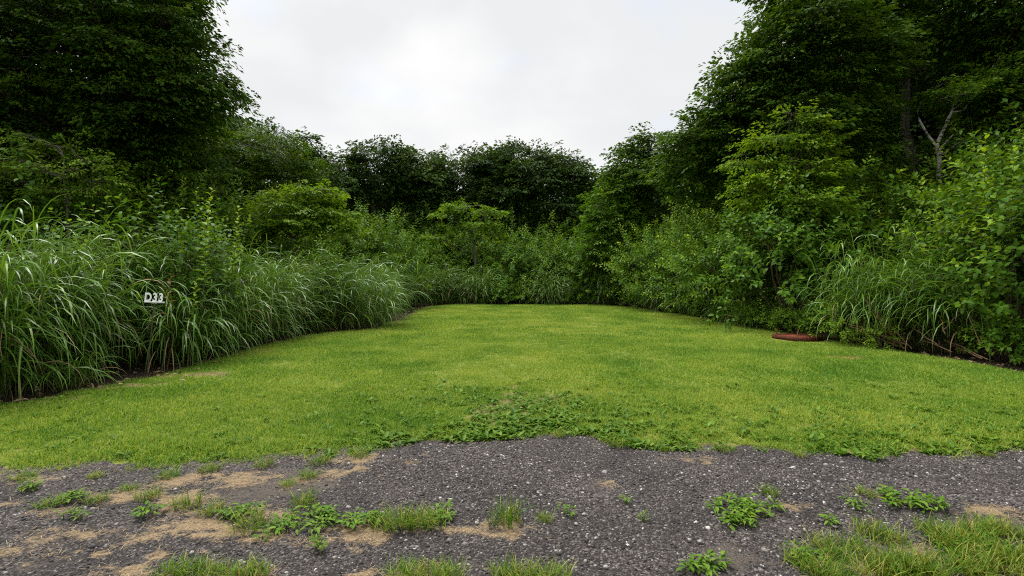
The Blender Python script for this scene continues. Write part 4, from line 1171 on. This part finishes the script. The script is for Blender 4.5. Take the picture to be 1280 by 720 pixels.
sx, sy = G(184, 469)
sgn = thing('number_sign', 'white D33 number sign on a thin brown stake before the left grass', 'sign', (sx, sy, 0), R(32))
g = Geo()
tube(g, [(0, 0, -.1), (0.004, 0, .55), (0.012, 0, 1.05)], [.009, .009, .008], 8)
link('stake', g.mesh('stake', M['twig'], True), sgn)
g = Geo()
box(g, (0.012, -0.004, 1.062), (.25, .030, .020)); box(g, (.012, .012, 1.055), (.06, .03, .03))
pl = link('base_bar', g.mesh('base_bar', M['white_paint']), sgn)
for i, ch in enumerate('D33'):
    lo = link('numeral' if ch == '3' else 'letter', letter_mesh(ch, .185, .012), sgn)
    lo.location = ((-.070, .013, .085)[i], -.004, 1.072); lo.scale = (.64, 1, 1)
    lo.rotation_euler = (R(68), 0, 0)
sgn.rotation_euler = (0, R(4), R(32))

# ------------------------------------------------------------------ rusty fire tray
tx, ty = G(997, 425.5)
tray = thing('fire_tray', 'low square rusty steel fire tray with short corner legs upright on the lawn', 'fire pit', (tx, ty, 0.028), R(17))
W_, D_ = .66, .66
g = Geo(); box(g, (0, 0, .058), (W_ - .004, D_ - .04, .012))
link('plate', g.mesh('plate', M['rust']), tray)
for (cx, cy, w, d) in [(0, -D_ / 2, W_, .035), (0, D_ / 2, W_, .035), (-W_ / 2 - .0175, 0, .035, D_ + .035), (W_ / 2 + .0175, 0, .035, D_ + .035)]:
    g = Geo(); box(g, (cx, cy, .040), (w, d, .095))
    link('rim', g.mesh('rim', M['rust_dark']), tray)
for (cx, cy) in [(-1, -1), (1, -1), (1, 1), (-1, 1)]:
    g = Geo(); tube(g, [(0, 0, .036), (0, 0, .20)], [.013, .013], 8)
    tube(g, [(0, 0, .20), (0, 0, .212)], [.019, .019], 8)
    lg = link('leg', g.mesh('leg', M['rust_dark'], True), tray)
    lg.location = (cx * (W_ / 2 - .035), cy * (D_ / 2 - .05), 0)

# scorched bare patch in the lawn near the tray
rs = rng_of(81)
px_, py_ = G(1060, 449)
ang = np.linspace(0, 2 * np.pi, 40, endpoint=False)
rr = 1 + 0.18 * np.sin(ang * 3 + 1) + .1 * np.sin(ang * 7) + rs.normal(0, .05, 40)
ring = np.column_stack([px_ + .36 * rr * np.cos(ang), py_ + .22 * rr * np.sin(ang), np.full(40, .024)])
mid = ring * [0, 0, 1] + (ring * [1, 1, 0] + np.array([px_, py_, 0]) * 1.0) / 2 + [0, 0, .014]
V = np.concatenate([ring, mid, [[px_, py_, .040]]])
F4 = np.array([[i, (i + 1) % 40, 40 + (i + 1) % 40, 40 + i] for i in range(40)])
F3 = np.array([[40 + i, 40 + (i + 1) % 40, 80] for i in range(40)])
pt = link('bare_soil', make_mesh('bare_soil', V, [F3, F4], M['redsoil'], smooth=True)); pt['kind'] = 'structure'

# dead stems lying against the foot of the right bank
ds = thing('dead_stems', 'bunch of dry brown dead stems fallen at the foot of the right bank', 'dead plant', (XZ(1115, 0, 9.9)[0], 9.9, 0))
rs = rng_of(83)
tgt = [((1060, 405), (1135, 432)), ((1062, 408), (1128, 430)), ((1085, 372), (1112, 428)), ((1088, 380), (1130, 436)), ((1078, 368), (1118, 430)), ((1140, 410), (1172, 431)), ((1180, 425), (1235, 450)), ((1185, 430), (1228, 452)),
       ((1200, 392), (1180, 412)), ((1095, 395), (1140, 436)), ((1070, 412), (1122, 433)), ((1150, 425), (1190, 440)), ((1083, 376), (1108, 420)), ((1092, 384), (1120, 424)), ((1207, 385), (1226, 430)), ((1175, 395), (1182, 418))]
for i, (p, q) in enumerate(tgt):
    Yp, Yq = 10.2 - (p[0] - 1060) * .006, 9.9 - (q[0] - 1110) * .010
    a_, z_ = XZ(p[0], p[1], Yp); c_, zq = XZ(q[0], q[1], Yq)
    P0 = np.array([a_, Yp, max(z_, .02)]) - np.array(ds.location); P1 = np.array([c_, Yq, max(zq, .02)]) - np.array(ds.location)
    g = Geo(); P = curve_pts(P1, P0, 6, rs, .03, .02); tube(g, P, np.linspace(.012, .006, 6), 5)
    for k in range(3):
        tube(g, [P[2 + k], P[2 + k] + rs.normal(0, .07, 3) + [0, 0, .05]], [.004, .002], 3)
    link('dead_stem', g.mesh('dead_stem', M['dead'], True), ds)

# ------------------------------------------------------------------ weeds and tufts growing through the track
leafv = []
rs = rng_of(91)
for k in range(6):
    lg = Geo()
    leaves(lg, np.zeros((1, 3)), np.array([[0, 1.0, 0]]), np.array([[0, 0, 1.0]]), .085, .085 * (.42 + .04 * (k % 3)), .25 + .13 * k, droop=.25 + .05 * k, fold=.25, fine=True)
    leafv.append(lg.mesh('leaf', M['weed']))
def weed(label, px, py, rx, ry, n, s=1.0, group=None, cat='weed', el=(0, 32)):
    n = min(295, int(n * 2.5)); s = s * .64
    c = G(px, py)
    Y = c[1]
    root = thing('broadleaf_weed', label, cat, (c[0], Y, 0), 0, group)
    ex, ey = rx / FPX * Y, ry * Y * Y / (FPX * EYE)
    g = Geo()
    nr = max(1, n // 9)
    for j in range(nr):
        a, q = rs.random() * 6.283, math.sqrt(rs.random()) if nr > 1 else 0
        o = np.array([ex * q * math.cos(a), ey * q * math.sin(a), 0.004])
        tube(g, [o - [0, 0, .02], o + [0, 0, .02]], [.006, .003], 4)
        for k in range(n // nr):
            az = k * 2.4 + rs.random(); e = R(rs.uniform(*el))
            dd = np.array([math.cos(az) * math.cos(e), math.sin(az) * math.cos(e), math.sin(e)])
            nn = np.array([-math.cos(az) * math.sin(e), -math.sin(az) * math.sin(e), math.cos(e)]) + rs.normal(0, .2, 3)
            X = norm(np.cross(dd, nn)[None])[0]; Z = np.cross(X, dd)
            f = s * rs.uniform(.6, 1.15)
            lo = link('leaf', leafv[rs.integers(0, 6)], root)
            p = o + dd * rs.uniform(.005, .03) + [0, 0, .008 + .03 * rs.random()]
            lo.matrix_local = Matrix([[X[q_] * f, dd[q_] * f, Z[q_] * f, p[q_]] for q_ in range(3)] + [[0, 0, 0, 1]])
    link('stalks', g.mesh('stalks', M['stem'], True), root)['kind'] = 'stuff'
    return root

weed('wide leafy weed patch on the chippings right of the middle', 935, 640, 42, 14, 90, .9)
weed('dark-leaved dock patch at the right of the track', 1140, 630, 38, 12, 80, .95, el=(5, 40))
weed('small weed between the two leafy patches on the right of the track', 1068, 632, 14, 8, 18, .7)
weed('leafy weed below the wide patch right of the middle', 925, 655, 22, 8, 36, .8)
weed('big leafy weed mass on the pale strip left of the middle', 385, 652, 42, 14, 96, .85)
weed('leafy weed right end of the pale strip, left of the lone tuft', 450, 656, 30, 12, 60, .8)
weed('leafy weed at the lower left of the big weed mass', 340, 668, 14, 8, 24, .75)
weed('dark leafy weed at the left part of the pale strip', 302, 646, 24, 8, 45, .8)
weed('dark dock rosette beside the pale strip, right of the two flat weeds at the left', 187, 640, 12, 8, 20, .9)
weed('flat green weed at the left edge of the track below the lawn', 40, 610, 24, 5, 24, .8)
weed('flat green weed on the track at far left, below the lawn edge', 88, 628, 20, 6, 30, .8)
weed('feathery low weed at lower left of the track', 92, 648, 16, 4, 20, .6)
weed('lone small weed on dark chippings below the big weed mass', 397, 690, 10, 7, 14, .7, el=(30, 75))
weed('dark leafy weed at the right end of the middle grass strip', 555, 646, 16, 9, 24, .8)
weed('tiny weed right of the lone tuft', 702, 643, 12, 5, 16, .55)
weed('tiny light weed alone on the chippings in the middle', 783, 626, 5, 4, 8, .5)
weed('tiny weed right of the middle, above the wide leafy patch', 808, 650, 6, 4, 9, .5)
weed('dark dock at the lawn edge right of the middle', 1090, 572, 14, 5, 24, .8)
weed('leafy weed in the lawn at right, large dark leaves', 1142, 514, 18, 4, 26, 1.3)
weed('leafy weed at the bottom border left of the bare earth', 880, 712, 26, 10, 45, .8)
weed('leafy weed in the grassy lower right corner', 1215, 690, 40, 16, 70, .8)
weed('leafy weed left of the grassy patch at lower right', 1010, 700, 20, 12, 36, .7)
weed('small weed at the lower right of the track among grass', 1045, 655, 12, 6, 14, .7)

tufts = [tuft_mesh('grass_tuft', 400 + i, 110, 0.085, 0.115, 0.0042, M['tuft'], lean=1.0, seg=4, dry=.14) for i in range(4)]
def tuft(label, px, py, s=1.0, h=1.0, group=None):
    c = G(px, py)
    o = link('grass_tuft', tufts[place.rs.integers(0, 4)], None, (c[0], c[1], 0.0))
    o.rotation_euler = (0, 0, place.rs.random() * 6.283); o.scale = (s, s, s * h)
    return tag(o, label, 'grass tuft', group)
tuft('lone upright grass tuft on the chippings in the middle', 632, 652, 1.15, 1.15)
tuft('small grass tuft right of the lone upright tuft', 680, 650, .6, .8)
tuft('thin grass tuft on the chippings above the wide leafy weed', 962, 618, .7, .9)
tuft('yellowish grass tuft at the upper left of the dock patch', 1082, 618, .8, .6)
tuft('grass tuft on the pale strip at the left, above the dark dock rosette', 185, 622, .9, .7)
tuft('yellow grass tuft at the left end of the pale strip', 235, 632, 1.0, .8)
tuft('grass tuft growing out of the dark weed on the pale strip', 312, 660, 1.2, .9)
tuft('dry yellow grass tuft above the big weed mass', 378, 630, 1.0, .8)
tuft('yellow grass tuft on the left of the pale strip, near the dark weed', 265, 640, .9, .8)
tuft('grass tuft on the track at far left between the flat weeds', 60, 632, .9, .5)
tuft('yellow tuft at the lawn edge just right of the middle', 772, 557, 1.1, .9)
for px in (478, 498, 518, 540):
    tuft('grass tuft of the dense grassy strip left of the lone tuft', px + 4, 658 + (px % 7) - 3, 1.05, .85, 'tufts of the middle grassy strip')
for px in (215, 240, 268, 300, 318):
    tuft('grass tuft cut by the bottom border at the left', px, 717 + (px % 5), .9, .7, 'tufts along the bottom border at the left')
for px in (500, 522, 545, 560):
    tuft('grass tuft cut by the bottom border left of the middle', px, 719 + (px % 6), .9, .75, 'tufts along the bottom border left of the middle')
for px in (632, 652, 676, 695):
    tuft('grass tuft cut by the bottom border in the middle', px, 720 + (px % 6), .9, .8, 'tufts along the bottom border in the middle')
for i in range(46):
    c_ = place.rs.random(2)
    px, py = 985 + 300 * c_[0], 662 + 62 * c_[1]
    if (1075 < px < 1155 and 676 < py < 706) or py < 700 - (px - 985) * .35: continue
    tuft('grass tuft of the rough grassy patch in the lower right corner', px, py, place.rs.uniform(.8, 1.2), .9, 'tufts of the lower right grassy patch')
for px, py in [(30, 598), (120, 596), (160, 612), (210, 596), (262, 588), (330, 582), (400, 578), (450, 570), (830, 563), (905, 563), (1000, 570), (1230, 568), (700, 545), (120, 626), (360, 606), (385, 596)]:
    tuft('small yellowing grass tuft at the ragged front edge of the lawn', px, py, place.rs.uniform(.6, 1.0), .6, 'tufts along the ragged lawn edge')

# larger pale pebbles lying on the chippings
pm = []
for k in range(4):
    rs = rng_of(500 + k)
    n_ = 10
    u = norm(np.array([[math.cos(a) * math.cos(e), math.sin(a) * math.cos(e), math.sin(e)] for e in (-.6, .2, .9) for a in np.linspace(0, 6.283, 7)[:-1] + e] + [[0, 0, 1.0], [0, 0, -1.0]]))
    V = u * rs.uniform(.8, 1.15, (len(u), 1)) * [1.0, .75, .6]
    Fq = np.array([[r_ * 6 + i, r_ * 6 + (i + 1) % 6, (r_ + 1) * 6 + (i + 1) % 6, (r_ + 1) * 6 + i] for r_ in range(2) for i in range(6)])
    Ft = np.array([[12 + i, 12 + (i + 1) % 6, 18] for i in range(6)] + [[(i + 1) % 6, i, 19] for i in range(6)])
    pm.append(make_mesh('pebble', V, [Ft, Fq], M['pebble']))
for i, (px, py) in enumerate([(757, 710), (660, 605), (673, 617), (792, 676), (875, 678), (925, 690), (1003, 612), (1018, 594), (720, 656), (596, 655), (571, 597), (1028, 652), (240, 692), (560, 610), (745, 674), (730, 644), (862, 676), (1238, 657), (520, 576), (617, 577), (890, 642), (700, 690)]):
    c = G(px, py)
    o = link('pebble', pm[i % 4], None, (c[0], c[1], .006))
    s_ = place.rs.uniform(.009, .016)
    o.scale = (s_,) * 3; o.rotation_euler = (0, 0, place.rs.random() * 6.28)
    tag(o, 'pale pebble lying larger than the chippings around it', 'pebble', 'pale pebbles on the chippings')

# ------------------------------------------------------------------ single shoots that rise above the rest
def shoot_plant(label, px, Y, top_py, n, leaf, mat, seed, lean=.1, group=None, young=.5):
    rs = rng_of(seed)
    x, z = XZ(px, top_py, Y)
    root = thing('leafy_shoot', label, 'plant', (x, Y, Z0), 0, group)
    sg = Geo()
    P = curve_pts((0, 0, 0), (lean * z, 0, z - Z0), 8, rs, .015)
    tube(sg, P, np.linspace(.010, .003, 8), 5)
    link('stem', sg.mesh('stem', M['stem'], True), root)
    t0 = .45
    ms = []
    for k in range(6):
        lg = Geo()
        leaves(lg, np.zeros((1, 3)), np.array([[0, 1.0, 0]]), np.array([[0, 0, 1.0]]), leaf, leaf * .62, .45 + .1 * k, droop=.1 + .05 * k, fine=True)
        ms.append(lg.mesh('leaf', mat))
    for j in range(n):
        t = t0 + (1 - t0) * (j + .5) / n
        p = np.array([np.interp(t, np.linspace(0, 1, 8), P[:, q]) for q in range(3)])
        az = j * 2.4 + rs.random() * .6; e = R(10 + 45 * (t - t0) / (1 - t0))
        dd = np.array([math.cos(az) * math.cos(e), math.sin(az) * math.cos(e), math.sin(e)])
        nn = np.array([-math.cos(az) * math.sin(e), -math.sin(az) * math.sin(e), math.cos(e)]) + rs.normal(0, .15, 3)
        X = norm(np.cross(dd, nn)[None])[0]; Zv = np.cross(X, dd)
        f = rs.uniform(.8, 1.2) * (1.15 - .55 * (t - t0) / (1 - t0))
        lo = link('leaf', ms[min(5, int((t - t0) / (1 - t0) * 6))], root)
        lo.matrix_local = Matrix([[X[q] * f, dd[q] * f, Zv[q] * f, p[q]] for q in range(3)] + [[0, 0, 0, 1]])
    return root
shoot_plant('bright yellow-green shoot standing highest out of the left grass bank', 243, 8.5, 236, 36, .15, M['pale_leaf'], 601)
shoot_plant('smaller yellow-green shoot right of the highest one in the left bank', 280, 9.4, 258, 28, .13, M['pale_leaf'], 602)
shoot_plant('pale shoot curling above the right edge shrub', 1238, 8.6, 166, 30, .16, M['pale_leaf'], 603, -.02)
shoot_plant('second pale shoot above the right edge shrub, nearer to the border', 1262, 8.5, 182, 30, .16, M['pale_leaf'], 604, .02)
shoot_plant('light shoot left of the right edge shrub, over the drooping grass', 1168, 10.2, 236, 30, .14, M['pale_leaf'], 605, .03)
shoot_plant('leafy shoot with reddish top leaves right of the number sign', 202, 7.9, 342, 18, .11, M['russet'], 606)
shoot_plant('green shoot with broad leaves right of the reddish one', 234, 8.1, 350, 22, .12, M['pale_leaf'], 607)

# fallen leaves lying along the dark foot of the banks
rs = rng_of(191)
P = fill(rs, -8, 10, 5.0, 24.5, 55, 1.3)
d = sdf(P, LAWN)
P = P[(rs.random(len(P)) < np.where(d < 0, np.exp(d / .7), np.exp(-d / .22) * .8)) & (P[:, 1] > 5.2 + .0 * d)]
d = sdf(P, LAWN)
n = len(P)
g = Geo()
an = rs.random(n) * 6.283
z = np.where(d > 0, lawn_z(P, d) + .022, -.022)
leaves(g, np.column_stack([P, z]), np.column_stack([np.cos(an), np.sin(an), rs.uniform(-.1, .35, n)]), np.column_stack([rs.normal(0, .35, (n, 2)), np.ones(n)]), rs.uniform(.05, .10, n), rs.uniform(.03, .055, n), rs.random(n) * .8, fold=.3, droop=.1)
link('fallen_leaves', g.mesh('fallen_leaves', M['straw']))['kind'] = 'stuff'
